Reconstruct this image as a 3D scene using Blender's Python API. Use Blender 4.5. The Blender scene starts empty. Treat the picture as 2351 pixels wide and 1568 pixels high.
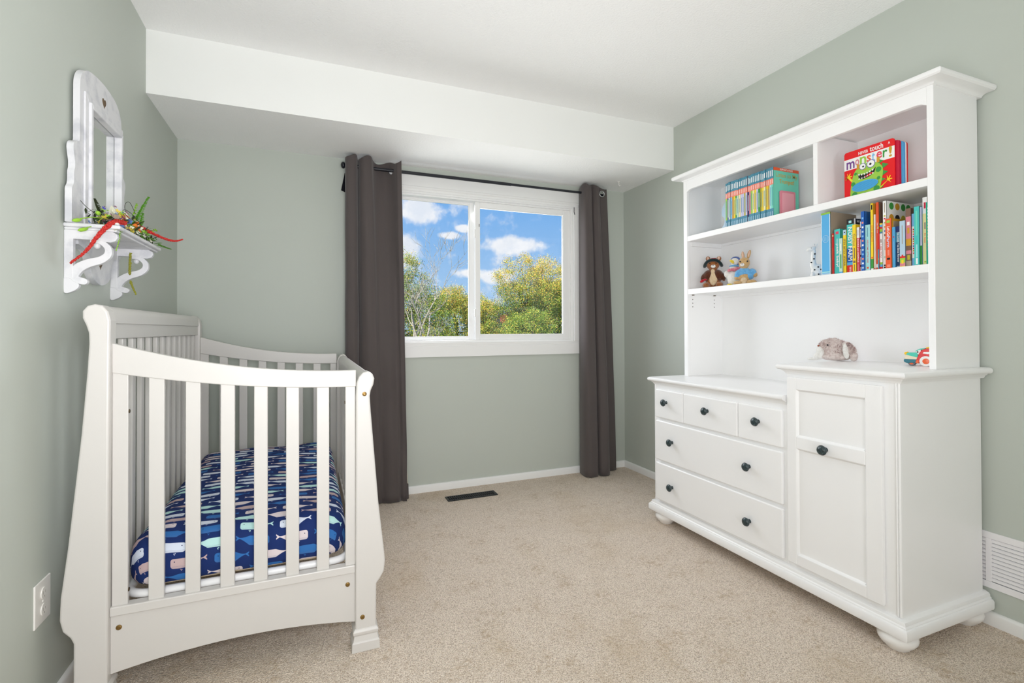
import bpy, bmesh, math, random
import numpy as np
from mathutils import Vector, Matrix
random.seed(7)
S = bpy.context.scene
C = S.collection

# ------------------------------------------------------------------ camera
cam_d = bpy.data.cameras.new('camera')
cam = bpy.data.objects.new('camera', cam_d); C.objects.link(cam)
cam_d.sensor_width = 36.0
cam_d.lens = 1139.46 / 2351.0 * 36.0
cam_d.shift_y = (745.34 - 784.0) / 2351.0
cam_d.clip_start = 0.02; cam_d.clip_end = 500
_yaw, _pitch, _roll = 0.38902, 0.00865, -0.00342
_f = Vector((math.sin(_yaw)*math.cos(_pitch), math.cos(_yaw)*math.cos(_pitch), math.sin(_pitch)))
_r = Vector((math.cos(_yaw), -math.sin(_yaw), 0)); _u = _r.cross(_f)
_r2 = _r*math.cos(_roll) + _u*math.sin(_roll); _u2 = _u*math.cos(_roll) - _r*math.sin(_roll)
cam.matrix_world = Matrix(((_r2.x, _u2.x, -_f.x, 0), (_r2.y, _u2.y, -_f.y, 0), (_r2.z, _u2.z, -_f.z, 1.0773), (0, 0, 0, 1)))
S.camera = cam

# ------------------------------------------------------------------ room numbers (metres)
R, L, D, H = 2.294, -0.680, 3.2725, 2.44      # right wall, left wall, window wall, ceiling
NEAR = -1.35                                   # wall behind the camera
SOF_Y, SOF_Z = 2.691, 2.149                    # soffit front, soffit underside

# ------------------------------------------------------------------ sky
def lin(c):
    if isinstance(c, str):
        c = tuple(int(c[i:i+2], 16) for i in (0, 2, 4))
    if max(c) > 1.0: c = tuple(v/255.0 for v in c)
    return tuple((v/12.92 if v <= 0.04045 else ((v+0.055)/1.055)**2.4) for v in c)
class NT:
    """small helper to write node trees"""
    def __init__(s, tree):
        s.t = tree; s.n = tree.nodes; s.l = tree.links
    def node(s, typ, **kw):
        n = s.n.new(typ)
        for k, v in kw.items(): setattr(n, k, v)
        return n
    def put(s, sock, v):
        if isinstance(v, bpy.types.NodeSocket): s.l.new(v, sock)
        elif v is not None: sock.default_value = v
    def m(s, op, a, b=None, c=None, clamp=False):
        n = s.n.new('ShaderNodeMath'); n.operation = op; n.use_clamp = clamp
        s.put(n.inputs[0], a); s.put(n.inputs[1], b); s.put(n.inputs[2], c)
        return n.outputs[0]
    def vm(s, op, a, b=None):
        n = s.n.new('ShaderNodeVectorMath'); n.operation = op
        s.put(n.inputs[0], a); s.put(n.inputs[1], b)
        return n.outputs['Value'] if op in ('DOT_PRODUCT', 'LENGTH') else n.outputs['Vector']
    def noise(s, vec, scale, detail=3, rough=.55, dist=0):
        n = s.n.new('ShaderNodeTexNoise'); s.put(n.inputs['Vector'], vec)
        n.inputs['Scale'].default_value = scale; n.inputs['Detail'].default_value = detail
        n.inputs['Roughness'].default_value = rough; n.inputs['Distortion'].default_value = dist
        return n.outputs['Fac']
    def ramp(s, fac, stops, interp='LINEAR'):
        n = s.n.new('ShaderNodeValToRGB'); n.color_ramp.interpolation = interp
        e = n.color_ramp.elements
        while len(e) < len(stops): e.new(.5)
        for el, (p, c) in zip(e, stops):
            el.position = p; el.color = (*c[:3], 1)
        s.put(n.inputs[0], fac)
        return n.outputs[0]
    def mix(s, fac, a, b):
        n = s.n.new('ShaderNodeMix'); n.data_type = 'RGBA'
        s.put(n.inputs[0], fac)
        s.put(n.inputs[6], (*a, 1) if isinstance(a, tuple) else a)
        s.put(n.inputs[7], (*b, 1) if isinstance(b, tuple) else b)
        return n.outputs[2]
    def step(s, v, e0, e1):
        n = s.n.new('ShaderNodeMapRange'); n.interpolation_type = 'SMOOTHSTEP'
        s.put(n.inputs[0], v); n.inputs[1].default_value = e0; n.inputs[2].default_value = e1
        return n.outputs[0]

world = bpy.data.worlds.new('sky'); S.world = world; world.use_nodes = True
w = NT(world.node_tree); w.n.clear()
tc = w.node('ShaderNodeTexCoord'); dirv = w.vm('NORMALIZE', tc.outputs['Generated'])
sx = w.node('ShaderNodeSeparateXYZ'); w.l.new(dirv, sx.inputs[0])
blue = w.ramp(sx.outputs[2], [(0.0, lin((186, 216, 246))), (0.10, lin((158, 200, 243))), (0.24, lin((116, 176, 238))), (0.8, lin((60, 118, 205)))])
# flat cloud banks: a few large cumulus plus scattered ones all around
clouds = [((.185, .953, .226), .072, .030), ((.385, .908, .166), .088, .024), ((.155, .975, .150), .062, .040), ((.255, .949, .184), .026, .010),
          ((.345, .931, .105), .050, .018), ((.296, .947, .112), .048, .014), ((.283, .938, .198), .020, .009), ((-.5, .8, .2), .15, .05), ((.8, .5, .22), .16, .05),
          ((-.8, -.4, .3), .2, .07), ((.5, -.8, .25), .2, .06), ((-.1, -.9, .4), .22, .08), ((.1, .6, .6), .2, .1)]
nz = w.m('SUBTRACT', w.noise(dirv, 22, 6, .6), .5)
nz2 = w.m('SUBTRACT', w.noise(dirv, 9, 4, .6), .5)
dens = None
for c, wa, wb in clouds:
    cv = Vector(c).normalized(); rv = Vector((cv.y, -cv.x, 0)).normalized(); uv = rv.cross(cv)
    a = w.m('DIVIDE', w.vm('DOT_PRODUCT', dirv, tuple(rv)), wa); b = w.m('DIVIDE', w.vm('DOT_PRODUCT', dirv, tuple(uv)), wb)
    d = w.m('SQRT', w.m('ADD', w.m('MULTIPLY', a, a), w.m('MULTIPLY', b, b)))
    front = w.m('GREATER_THAN', w.vm('DOT_PRODUCT', dirv, tuple(cv)), 0.2)
    one = w.m('MULTIPLY', w.m('SUBTRACT', 1.0, d), front)
    one = w.m('MAXIMUM', one, -2.0)
    dens = one if dens is None else w.m('MAXIMUM', dens, one)
dens = w.m('ADD', dens, w.m('ADD', w.m('MULTIPLY', nz, 1.8), w.m('MULTIPLY', nz2, 1.0)))
cf = w.step(dens, 0.0, .55)
under = w.noise(w.vm('ADD', dirv, (.0, .0, .012)), 22, 4, .6)
ccol = w.mix(w.step(under, .35, .7), (.97, .98, 1.0), (.80, .85, .93))
skyc = w.mix(w.m('MULTIPLY', cf, .95), blue, ccol)
bg = w.node('ShaderNodeBackground'); w.l.new(skyc, bg.inputs[0]); bg.inputs[1].default_value = 1.0
wo = w.node('ShaderNodeOutputWorld'); w.l.new(bg.outputs[0], wo.inputs[0])

# ------------------------------------------------------------------ sun and large lights
def light(name, typ, energy, loc, target=None, color=(1, 1, 1), **kw):
    d = bpy.data.lights.new(name, typ); d.energy = energy; d.color = color
    for k, v in kw.items(): setattr(d, k, v)
    o = bpy.data.objects.new(name, d); C.objects.link(o); o.location = loc
    if target is not None:
        o.rotation_euler = (Vector(target) - Vector(loc)).to_track_quat('-Z', 'Y').to_euler()
    return o
light('sun', 'SUN', 6.4, (-7, -1.5, 8), (0, 5, 0), (1, .95, .86), angle=.01)
# daylight entering through the window opening
light('window_daylight', 'AREA', 20, (1.07, D+.16, 1.50), (1.0, 0, .45), (.97, .98, 1.0), shape='RECTANGLE', size=1.45, size_y=.92, spread=math.radians(150))
# fill light added in an unseen opening behind the camera, and the photographer's flash bounced forward off the ceiling
light('rear_fill', 'AREA', 27, (.30, NEAR-.03, 1.02), (.30, 3, 1.02), (.965, .965, 1.0), shape='RECTANGLE', size=1.0, size_y=2.0)
light('bounced_flash', 'AREA', 25, (.05, .20, 1.1), (.15, 2.3, 2.44), (.965, .965, .99), shape='DISK', size=.7)

vs = S.view_settings
vs.view_transform = 'Standard'; vs.look = 'None'; vs.gamma = 1.0; vs.exposure = 0.0; vs.use_curve_mapping = False
S.cycles.max_bounces = 16; S.cycles.diffuse_bounces = 12; S.cycles.transparent_max_bounces = 16

# ------------------------------------------------------------------ materials
M = {}
def mat(name, col, rough=.5, spec=.5, metal=0, bump=None, var=None, sheen=0, coat=0, var2=None, sss=0):
    """bump=(scale, strength, distance); var=(scale, other colour, low, high); procedural throughout"""
    m = bpy.data.materials.new(name); m.use_nodes = True
    t = NT(m.node_tree); b = t.n['Principled BSDF']
    col = lin(col)
    b.inputs['Base Color'].default_value = (*col, 1)
    b.inputs['Roughness'].default_value = rough; b.inputs['Specular IOR Level'].default_value = spec
    b.inputs['Metallic'].default_value = metal
    if sheen: b.inputs['Sheen Weight'].default_value = sheen
    if coat: b.inputs['Coat Weight'].default_value = coat
    tcn = t.node('ShaderNodeTexCoord'); oc = tcn.outputs['Object']
    out = None
    for v in (var, var2):
        if v:
            n = t.noise(oc, v[0], 4, .6)
            out = t.mix(t.step(n, v[2], v[3]), col if out is None else out, lin(v[1]))
    if out is not None: t.l.new(out, b.inputs['Base Color'])
    else:
        n = t.noise(oc, 3.0, 2, .5)                       # faint unevenness of the paint
        out = t.mix(n, tuple(c*.985 for c in col), tuple(min(1, c*1.015) for c in col)); t.l.new(out, b.inputs['Base Color'])
    if bump:
        n = t.noise(oc, bump[0], 3, .6)
        bn = t.node('ShaderNodeBump'); bn.inputs['Strength'].default_value = bump[1]; bn.inputs['Distance'].default_value = bump[2]
        t.l.new(n, bn.inputs['Height']); t.l.new(bn.outputs[0], b.inputs['Normal'])
    M[name] = m
    return m
mat('wall', (190, 196, 188), .55, .35, bump=(140, .05, .002))
mat('ceiling', (247, 247, 247), .8, .2, bump=(95, .5, .006))
mat('soffit', (240, 241, 239), .7, .2, bump=(120, .06, .002))
mat('trim', (240, 240, 239), .35, .5)
mat('cabinet', (243, 243, 243), .32, .5)
mat('foot_paint', (242, 241, 239), .35, .5, var=(48, (96, 72, 68), .745, .76))
mat('crib', (209, 206, 202), .35, .5)
mat('crib_tube', (236, 236, 236), .3, .5)
mat('brass', (140, 112, 64), .4, .5, metal=.8)
mat('dark_brass', (92, 76, 52), .4, .5, metal=.8)
mat('curtain', (87, 80, 79), .85, .15, bump=(420, .25, .001), sheen=.2)
mat('lining', (214, 208, 196), .85, .1)
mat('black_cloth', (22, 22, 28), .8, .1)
mat('rod', (26, 28, 36), .35, .5)
mat('chrome', (190, 190, 192), .2, .5, metal=1)
mat('register', (30, 34, 36), .45, .5)
mat('vent_white', (238, 236, 238), .35, .5)
mat('vent_gap', (120, 122, 135), .8, .1)
mat('plastic_white', (238, 236, 232), .3, .5)
mat('slot', (150, 147, 142), .6, .3)
mat('knob', (40, 62, 66), .28, .6, var=(180, (16, 26, 30), .45, .6), bump=(160, .5, .003))
mat('mirror_paint', (222, 222, 225), .5, .4, var=(14, (198, 199, 205), .45, .7), bump=(60, .15, .002))
mat('mirror', (238, 240, 238), .015, .5, metal=1)
mat('raw_wood', (120, 102, 82), .8, .2, var=(40, (92, 76, 60), .4, .6))
mat('pegdot', (60, 58, 56), .7, .2)
m = bpy.data.materials.new('glass'); m.use_nodes = True; t = NT(m.node_tree); t.n.clear(); M['glass'] = m
tr = t.node('ShaderNodeBsdfTransparent'); gl = t.node('ShaderNodeBsdfGlossy'); gl.inputs['Roughness'].default_value = .02
mx = t.node('ShaderNodeMixShader'); mx.inputs[0].default_value = .03
t.l.new(tr.outputs[0], mx.inputs[1]); t.l.new(gl.outputs[0], mx.inputs[2])
oo = t.node('ShaderNodeOutputMaterial'); t.l.new(mx.outputs[0], oo.inputs[0])

# carpet: loop pile in mixed beige yarns
m = mat('carpet', (220, 205, 186), .95, .1, sheen=.3); t = NT(m.node_tree); b = t.n['Principled BSDF']
oc = t.node('ShaderNodeTexCoord').outputs['Object']
fine = t.noise(oc, 260, 3, .7); mid = t.noise(oc, 60, 3, .6); big = t.noise(oc, 8.0, 5, .7); patch = t.noise(oc, 2.2, 3, .6)
c1 = t.mix(t.step(fine, .34, .58), lin((176, 152, 128)), lin((250, 235, 218)))
c1 = t.mix(t.m('MULTIPLY', t.step(t.noise(oc, 130, 2, .5), .60, .70), .5), c1, lin((132, 108, 84)))
c2 = t.mix(t.m('MULTIPLY', t.step(big, .48, .68), t.m('MULTIPLY', t.step(mid, .40, .66), .7)), c1, lin((184, 156, 120)))
c3 = t.mix(t.m('MULTIPLY', t.step(patch, .5, .72), .25), c2, lin((196, 168, 126)))
t.l.new(c3, b.inputs['Base Color'])
vo = t.node('ShaderNodeTexVoronoi'); vo.inputs['Scale'].default_value = 210; t.l.new(oc, vo.inputs['Vector'])
hgt = t.m('ADD', t.m('MULTIPLY', vo.outputs['Distance'], -1.0), t.m('ADD', t.m('MULTIPLY', fine, .8), t.m('MULTIPLY', mid, .9)))
bn = t.node('ShaderNodeBump'); bn.inputs['Strength'].default_value = .75; bn.inputs['Distance'].default_value = .008
t.l.new(hgt, bn.inputs['Height']); t.l.new(bn.outputs[0], b.inputs['Normal'])
# ------------------------------------------------------------------ mesh helpers
WL = {}                                            # world position of every object's origin
def V(*a): return Vector(a)
class MB:
    def __init__(s): s.v = []; s.f = []; s.mi = []
    def add(s, verts, faces, m=0):
        o = len(s.v); s.v += [tuple(x) for x in verts]
        for f in faces: s.f.append(tuple(i+o for i in f)); s.mi.append(m)
        return s
    def box(s, x0, x1, y0, y1, z0, z1, m=0):
        return s.add([(x0,y0,z0),(x1,y0,z0),(x1,y1,z0),(x0,y1,z0),(x0,y0,z1),(x1,y0,z1),(x1,y1,z1),(x0,y1,z1)],
                     [(0,3,2,1),(4,5,6,7),(0,1,5,4),(1,2,6,5),(2,3,7,6),(3,0,4,7)], m)
    def prism(s, poly, axis, a0, a1, m=0):
        def p(q, a):
            return {'x': (a, q[0], q[1]), 'y': (q[0], a, q[1]), 'z': (q[0], q[1], a)}[axis]
        n = len(poly); vs = [p(q, a0) for q in poly] + [p(q, a1) for q in poly]
        return s.add(vs, [tuple(range(n-1, -1, -1)), tuple(range(n, 2*n))] + [(i, (i+1) % n, n+(i+1) % n, n+i) for i in range(n)], m)
    def lathe(s, prof, c, axis='z', n=24, m=0):
        vs = []; fs = []
        for r, h in prof:
            for k in range(n):
                a = 2*math.pi*k/n; x, y = r*math.cos(a), r*math.sin(a)
                vs.append({'z': (c[0]+x, c[1]+y, c[2]+h), 'x': (c[0]+h, c[1]+x, c[2]+y), 'y': (c[0]+x, c[1]+h, c[2]+y)}[axis])
        for i in range(len(prof)-1):
            for k in range(n): fs.append((i*n+k, i*n+(k+1) % n, (i+1)*n+(k+1) % n, (i+1)*n+k))
        fs.append(tuple(range(n-1, -1, -1))); fs.append(tuple((len(prof)-1)*n+k for k in range(n)))
        return s.add(vs, fs, m)
    def tube(s, pts, r, n=8, closed=False, m=0):
        pts = [Vector(p) for p in pts]; N = len(pts); vs = []; fs = []
        rr = r if isinstance(r, (list, tuple)) else [r]*N
        up = None
        for i in range(N):
            a = pts[(i-1) % N] if (closed or i) else pts[0]; b = pts[(i+1) % N] if (closed or i < N-1) else pts[-1]
            tn = (b-a).normalized()
            if up is None:
                up = tn.orthogonal().normalized()
            up = (up - tn*up.dot(tn)).normalized(); sd = tn.cross(up)
            for k in range(n):
                an = 2*math.pi*k/n; vs.append(pts[i] + (up*math.cos(an) + sd*math.sin(an))*rr[i])
        for i in range(N if closed else N-1):
            j = (i+1) % N
            for k in range(n): fs.append((i*n+k, i*n+(k+1) % n, j*n+(k+1) % n, j*n+k))
        if not closed: fs.append(tuple(range(n-1, -1, -1))); fs.append(tuple((N-1)*n+k for k in range(n)))
        return s.add(vs, fs, m)
    def ell(s, c, r, rot=None, nu=14, nv=9, m=0):
        c = Vector(c); vs = []; fs = []
        if not isinstance(r, (tuple, list)): r = (r, r, r)
        def P(x, y, z):
            q = Vector((x*r[0], y*r[1], z*r[2]))
            return c + (rot @ q if rot else q)
        vs.append(P(0, 0, -1))
        for i in range(1, nv):
            t = math.pi*i/nv
            for k in range(nu):
                a = 2*math.pi*k/nu; vs.append(P(math.sin(t)*math.cos(a), math.sin(t)*math.sin(a), -math.cos(t)))
        vs.append(P(0, 0, 1))
        for k in range(nu): fs.append((0, 1+(k+1) % nu, 1+k))
        for i in range(nv-2):
            for k in range(nu): fs.append((1+i*nu+k, 1+i*nu+(k+1) % nu, 1+(i+1)*nu+(k+1) % nu, 1+(i+1)*nu+k))
        e = len(vs)-1; b = 1+(nv-2)*nu
        for k in range(nu): fs.append((b+k, b+(k+1) % nu, e))
        return s.add(vs, fs, m)
    def poly(s, pts, m=0): return s.add(pts, [tuple(range(len(pts)))], m)
    def xf(s, mtx):
        s.v = [tuple(mtx @ Vector(p)) for p in s.v]; return s
    def build(s, name, mats, parent=None, bevel=0, smooth=0, seg=2, origin=None, recalc=True):
        vv = np.array(s.v, dtype=float)
        lo, hi = vv.min(0), vv.max(0)
        o = Vector(origin) if origin is not None else Vector(((lo[0]+hi[0])/2, (lo[1]+hi[1])/2, lo[2]))
        me = bpy.data.meshes.new(name)
        me.from_pydata([(a[0]-o.x, a[1]-o.y, a[2]-o.z) for a in s.v], [], s.f)
        for mm in (mats if isinstance(mats, (list, tuple)) else [mats]):
            me.materials.append(M[mm] if isinstance(mm, str) else mm)
        if any(s.mi): me.polygons.foreach_set('material_index', s.mi)
        if recalc:
            bm = bmesh.new(); bm.from_mesh(me); bmesh.ops.recalc_face_normals(bm, faces=bm.faces); bm.to_mesh(me); bm.free()
        if smooth:
            me.polygons.foreach_set('use_smooth', [True]*len(me.polygons)); me.set_sharp_from_angle(angle=math.radians(smooth))
        ob = bpy.data.objects.new(name, me); C.objects.link(ob)
        place(ob, o, parent)
        if bevel:
            bv = ob.modifiers.new('bevel', 'BEVEL'); bv.width = bevel; bv.segments = seg; bv.limit_method = 'ANGLE'; bv.angle_limit = math.radians(40)
        return ob
def place(ob, o, parent=None):
    o = Vector(o); WL[ob.name] = o
    if parent is not None:
        ob.parent = parent; ob.location = o - WL[parent.name]
    else: ob.location = o
def tag(o, label, cat, group=None, kind=None):
    o['label'] = label; o['category'] = cat
    if group: o['group'] = group
    if kind: o['kind'] = kind
    return o
def thing(name, label, cat, loc, group=None):
    e = bpy.data.objects.new(name, None); C.objects.link(e); e.empty_display_size = .05; place(e, loc)
    return tag(e, label, cat, group)
def struct(o): o['kind'] = 'structure'; return o
def stuff(o): o['kind'] = 'stuff'; return o
def clone(o, off, parent):
    """copy of a part, sharing its mesh, moved by off under parent"""
    c = o.copy(); C.objects.link(c); place(c, WL[o.name] + Vector(off), parent); return c
def B(name, mats, parent, x0, x1, y0, y1, z0, z1, bevel=.002, **k):
    return MB().box(x0, x1, y0, y1, z0, z1).build(name, mats, parent, bevel=bevel, **k)
def arc(cx, cy, r, a0, a1, n, ry=None):
    ry = r if ry is None else ry
    return [(cx+r*math.cos(math.radians(a0+(a1-a0)*i/n)), cy+ry*math.sin(math.radians(a0+(a1-a0)*i/n))) for i in range(n+1)]
def catmull(pts, n=8, closed=False):
    P = [Vector(p) for p in pts]; out = []; N = len(P)
    for i in range(N if closed else N-1):
        p0 = P[(i-1) % N] if (closed or i) else P[0]; p1 = P[i]; p2 = P[(i+1) % N]; p3 = P[(i+2) % N] if (closed or i < N-2) else P[-1]
        for k in range(n):
            t = k/n; out.append(.5*((2*p1)+(p2-p0)*t+(2*p0-5*p1+4*p2-p3)*t*t+(3*p1-p0-3*p2+p3)*t**3))
    if not closed: out.append(P[-1])
    return [tuple(q) for q in out]
def sm2(pts, n=6, closed=True): return [(q[0], q[1]) for q in catmull([(a, b, 0) for a, b in pts], n, closed)]
def band(pts, wd, n=5):
    """closed outline of a curved strip with the given centre line and widths"""
    c = sm2(pts, n, False); N = len(c); l = []; r = []
    for i, (x, y) in enumerate(c):
        a = c[max(0, i-1)]; b = c[min(N-1, i+1)]; dx, dy = b[0]-a[0], b[1]-a[1]; q = math.hypot(dx, dy) or 1
        wv = wd[0] + (wd[1]-wd[0])*i/(N-1)
        l.append((x-dy/q*wv/2, y+dx/q*wv/2)); r.append((x+dy/q*wv/2, y-dx/q*wv/2))
    dx, dy = c[-1][0]-c[-2][0], c[-1][1]-c[-2][1]; q = math.hypot(dx, dy) or 1
    a0 = math.degrees(math.atan2(dy, dx))
    cap = arc(c[-1][0], c[-1][1], wd[1]/2, a0-90, a0+90, 6)[1:-1]
    return r + cap + l[::-1]
def blob(name, parts, mats, parent, vox=.004, it=3):
    """soft body: overlapping ellipsoids fused into one continuous skin"""
    b = MB()
    for c, r, *rt in parts: b.ell(c, r, rt[0] if rt else None, 16, 10)
    o = b.build(name, mats, parent, recalc=False)
    rm = o.modifiers.new('fuse', 'REMESH'); rm.mode = 'VOXEL'; rm.voxel_size = vox; rm.use_smooth_shade = True
    s2 = o.modifiers.new('soft', 'SMOOTH'); s2.iterations = it; s2.factor = .5
    return o
def rotm(axis, deg): return Matrix.Rotation(math.radians(deg), 3, axis)

# lettering: every string is turned into a flat mesh once
TX = {}
def prep_text(strings, extr=.0):
    obs = []
    for st, al in strings:
        cu = bpy.data.curves.new('t', 'FONT'); cu.body = st; cu.size = 1; cu.align_x = al; cu.align_y = 'CENTER'; cu.resolution_u = 2; cu.offset = .018 if len(st) != 12 else .006
        ob = bpy.data.objects.new('t', cu); C.objects.link(ob); obs.append(ob)
    bpy.context.view_layer.update(); dg = bpy.context.evaluated_depsgraph_get()
    for (st, al), ob in zip(strings, obs):
        me = bpy.data.meshes.new_from_object(ob.evaluated_get(dg))
        TX[st] = ([tuple(v.co) for v in me.vertices], [tuple(p.vertices) for p in me.polygons])
        bpy.data.meshes.remove(me)
    for ob in obs:
        cu = ob.data; bpy.data.objects.remove(ob); bpy.data.curves.remove(cu)
def text(mb, st, pos, right, up, w=None, h=None, m=0, lift=0.0):
    """fit the string into width w and height h, centred at pos on the plane (right, up)"""
    vs, fs = TX[st]
    xs = [v[0] for v in vs]; ys = [v[1] for v in vs]
    cx, cy = (min(xs)+max(xs))/2, (min(ys)+max(ys))/2; bw, bh = max(xs)-min(xs), max(ys)-min(ys)
    sxx = w/bw if w else h/bh; syy = h/bh if h else sxx
    right, up, pos = Vector(right), Vector(up), Vector(pos); nrm = right.cross(up)
    return mb.add([pos + right*((v[0]-cx)*sxx) + up*((v[1]-cy)*syy) + nrm*lift for v in vs], fs, m)
# ------------------------------------------------------------------ the room
T = .15
struct(MB().box(L-T, R+T, NEAR-T, D+T, -.12, 0).build('floor', 'carpet'))
struct(MB().box(L-T, R+T, NEAR-T, D+T, H, H+.15).build('ceiling', 'ceiling'))
struct(MB().box(L-T, L, NEAR-T, D+T, 0, H).build('wall_left', 'wall'))
struct(MB().box(R, R+T, NEAR-T, D+T, 0, H).build('wall_right', 'wall'))
DX0_, DX1_, DZ_ = -.20, .80, 2.03                        # opening added behind the camera to hold the fill light
struct(MB().box(L, DX0_, NEAR-T, NEAR, 0, H).box(DX1_, R, NEAR-T, NEAR, 0, H).box(DX0_, DX1_, NEAR-T, NEAR, DZ_, H).build('wall_near', 'wall'))
struct(MB().box(DX0_-.06, DX0_, NEAR, NEAR+.016, 0, DZ_+.06).box(DX1_, DX1_+.06, NEAR, NEAR+.016, 0, DZ_+.06).box(DX0_, DX1_, NEAR, NEAR+.016, DZ_, DZ_+.06).build('trim_1', 'trim', bevel=.003))  # casing round the added fill-light opening, out of view
OX0, OX1, OZ0, OZ1 = .315, 1.838, .985, 1.978          # window opening
b = MB().box(L, OX0, D, D+T, 0, H).box(OX1, R, D, D+T, 0, H).box(OX0, OX1, D, D+T, 0, OZ0).box(OX0, OX1, D, D+T, OZ1, H)
struct(b.build('wall_far', 'wall'))
b = MB().box(L, R, SOF_Y, D, SOF_Z, H, 0)
o = b.build('ceiling_soffit', ['soffit', 'ceiling']); struct(o)
for p in o.data.polygons:
    if p.normal.z < -.5: p.material_index = 1
HY = NEAR-T-1.6                                            # unseen closed shell added behind the opening to keep the sun out
struct(MB().box(-1.0, 1.6, HY-.1, HY, -.12, 2.5).box(-1.1, -1.0, HY-.1, NEAR-T, -.12, 2.5).box(1.6, 1.7, HY-.1, NEAR-T, -.12, 2.5).box(-1.1, 1.7, HY-.1, NEAR-T, 2.44, 2.6).box(-1.1, 1.7, HY-.1, NEAR-T, -.12, 0).build('rear_sun_block', 'soffit'))
# baseboards with a rounded top edge
def baseb(name, poly, axis, a0, a1): struct(MB().prism(poly, axis, a0, a1).build(name, 'trim', smooth=40))
bp = lambda x, s: [(x, 0), (x+s*.014, 0), (x+s*.014, .038), (x+s*.011, .045), (x+s*.006, .048), (x, .048)]
baseb('baseboard_left', bp(L, 1), 'y', NEAR, D); baseb('baseboard_right', bp(R, -1), 'y', NEAR, D)
baseb('baseboard_far', bp(D, -1), 'x', L+.014, R-.014); baseb('baseboard_near', bp(NEAR, 1), 'x', .86, R-.014)

# ------------------------------------------------------------------ window
W1 = bpy.data.objects.new('window_1', None); C.objects.link(W1); place(W1, (1.07, D, OZ0)); struct(W1)
CX0, CX1 = .258, 1.890
def moulding(name, prof, axis, a0, a1): return MB().prism(prof, axis, a0, a1).build(name, 'trim', W1, smooth=35)
# head casing: stepped board
moulding('head_casing', [(D, 1.975), (D-.018, 1.975), (D-.018, 1.985), (D-.014, 1.990), (D-.014, 2.003), (D-.020, 2.008), (D-.020, 2.018), (D-.016, 2.023), (D-.016, 2.100), (D, 2.100)], 'x', CX0, CX1)
moulding('apron', [(D, .892), (D-.018, .892), (D-.018, .962), (D-.014, .966), (D-.016, .974), (D-.016, .985), (D, .985)], 'x', CX0, CX1)
for x0, x1 in ((CX0, OX0), (OX1, CX1)):
    B('side_casing', 'trim', W1, x0, x1, D-.018, D, .985, 1.975, .003)
# jamb liner, head, sill
B('jamb', 'trim', W1, OX0, OX0+.02, D, D+.10, OZ0, OZ1, .001); B('jamb', 'trim', W1, OX1-.02, OX1, D, D+.10, OZ0, OZ1, .001)
B('head_jamb', 'trim', W1, OX0+.02, OX1-.02, D, D+.10, OZ1-.014, OZ1, .001); B('sill', 'trim', W1, OX0+.02, OX1-.02, D-.004, D+.10, OZ0, OZ0+.016, .002)
def sash(x0, x1, y0, y1, z0, z1, gx0, gx1, gz0, gz1):
    e = MB().box(x0, gx0, y0, y1, z0, z1).build('sash_stile', 'trim', W1, bevel=.002)
    MB().box(gx1, x1, y0, y1, z0, z1).build('sash_stile', 'trim', W1, bevel=.002)
    MB().box(gx0, gx1, y0, y1, gz1, z1).build('sash_rail', 'trim', W1, bevel=.002)
    MB().box(gx0, gx1, y0, y1, z0, gz0).build('sash_rail', 'trim', W1, bevel=.002)
    ym = (y0+y1)/2
    MB().box(gx0, gx1, ym-.002, ym+.002, gz0, gz1).build('pane', 'glass', W1)
    g = MB()                                      # glazing bead
    for a in ((gx0, gx0+.006, gz0, gz1), (gx1-.006, gx1, gz0, gz1), (gx0+.006, gx1-.006, gz0, gz0+.006), (gx0+.006, gx1-.006, gz1-.006, gz1)):
        g.box(a[0], a[1], y0+.004, ym-.002, a[2], a[3])
    g.build('glazing_bead', 'trim', W1)
sash(OX0+.02, 1.098, D+.052, D+.082, OZ0+.016, OZ1-.014, .37, 1.043, 1.022, 1.950)
sash(1.072, OX1-.02, D+.012, D+.042, OZ0+.016, OZ1-.014, 1.103, 1.764, 1.036, 1.927)
for z in (1.74, 1.19):                             # latch pieces on the meeting stile
    B('latch', 'trim', W1, 1.062, 1.074, D+.002, D+.014, z-.028, z+.028, .003)
B('lock_stop', 'slot', W1, 1.098, 1.102, D+.004, D+.012, 1.79, 1.81, .001)

# ------------------------------------------------------------------ window dressing
ROD_Y, ROD_Z = D-.09, 2.080
t_ = thing('curtain_rod', 'thin dark metal curtain rod spanning the window under the soffit', 'curtain rod', (1.1, ROD_Y, ROD_Z))
MB().tube([(.205, ROD_Y, ROD_Z), (1.30, ROD_Y, ROD_Z)], .0105, 14).build('outer_rod', 'rod', t_, smooth=50)
MB().tube([(1.28, ROD_Y, ROD_Z), (2.045, ROD_Y, ROD_Z)], .0085, 14).build('inner_rod', 'rod', t_, smooth=50)
MB().ell((.195, ROD_Y, ROD_Z), (.014, .020, .020), None, 18, 12).build('finial', 'rod', t_, smooth=60)
for x in (.235, 2.035):
    MB().box(x-.008, x+.008, D-.004, D, ROD_Z-.035, ROD_Z+.02).box(x-.004, x+.004, ROD_Y-.012, D-.004, ROD_Z-.022, ROD_Z-.012).build('bracket', 'rod', t_, bevel=.001)

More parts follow.
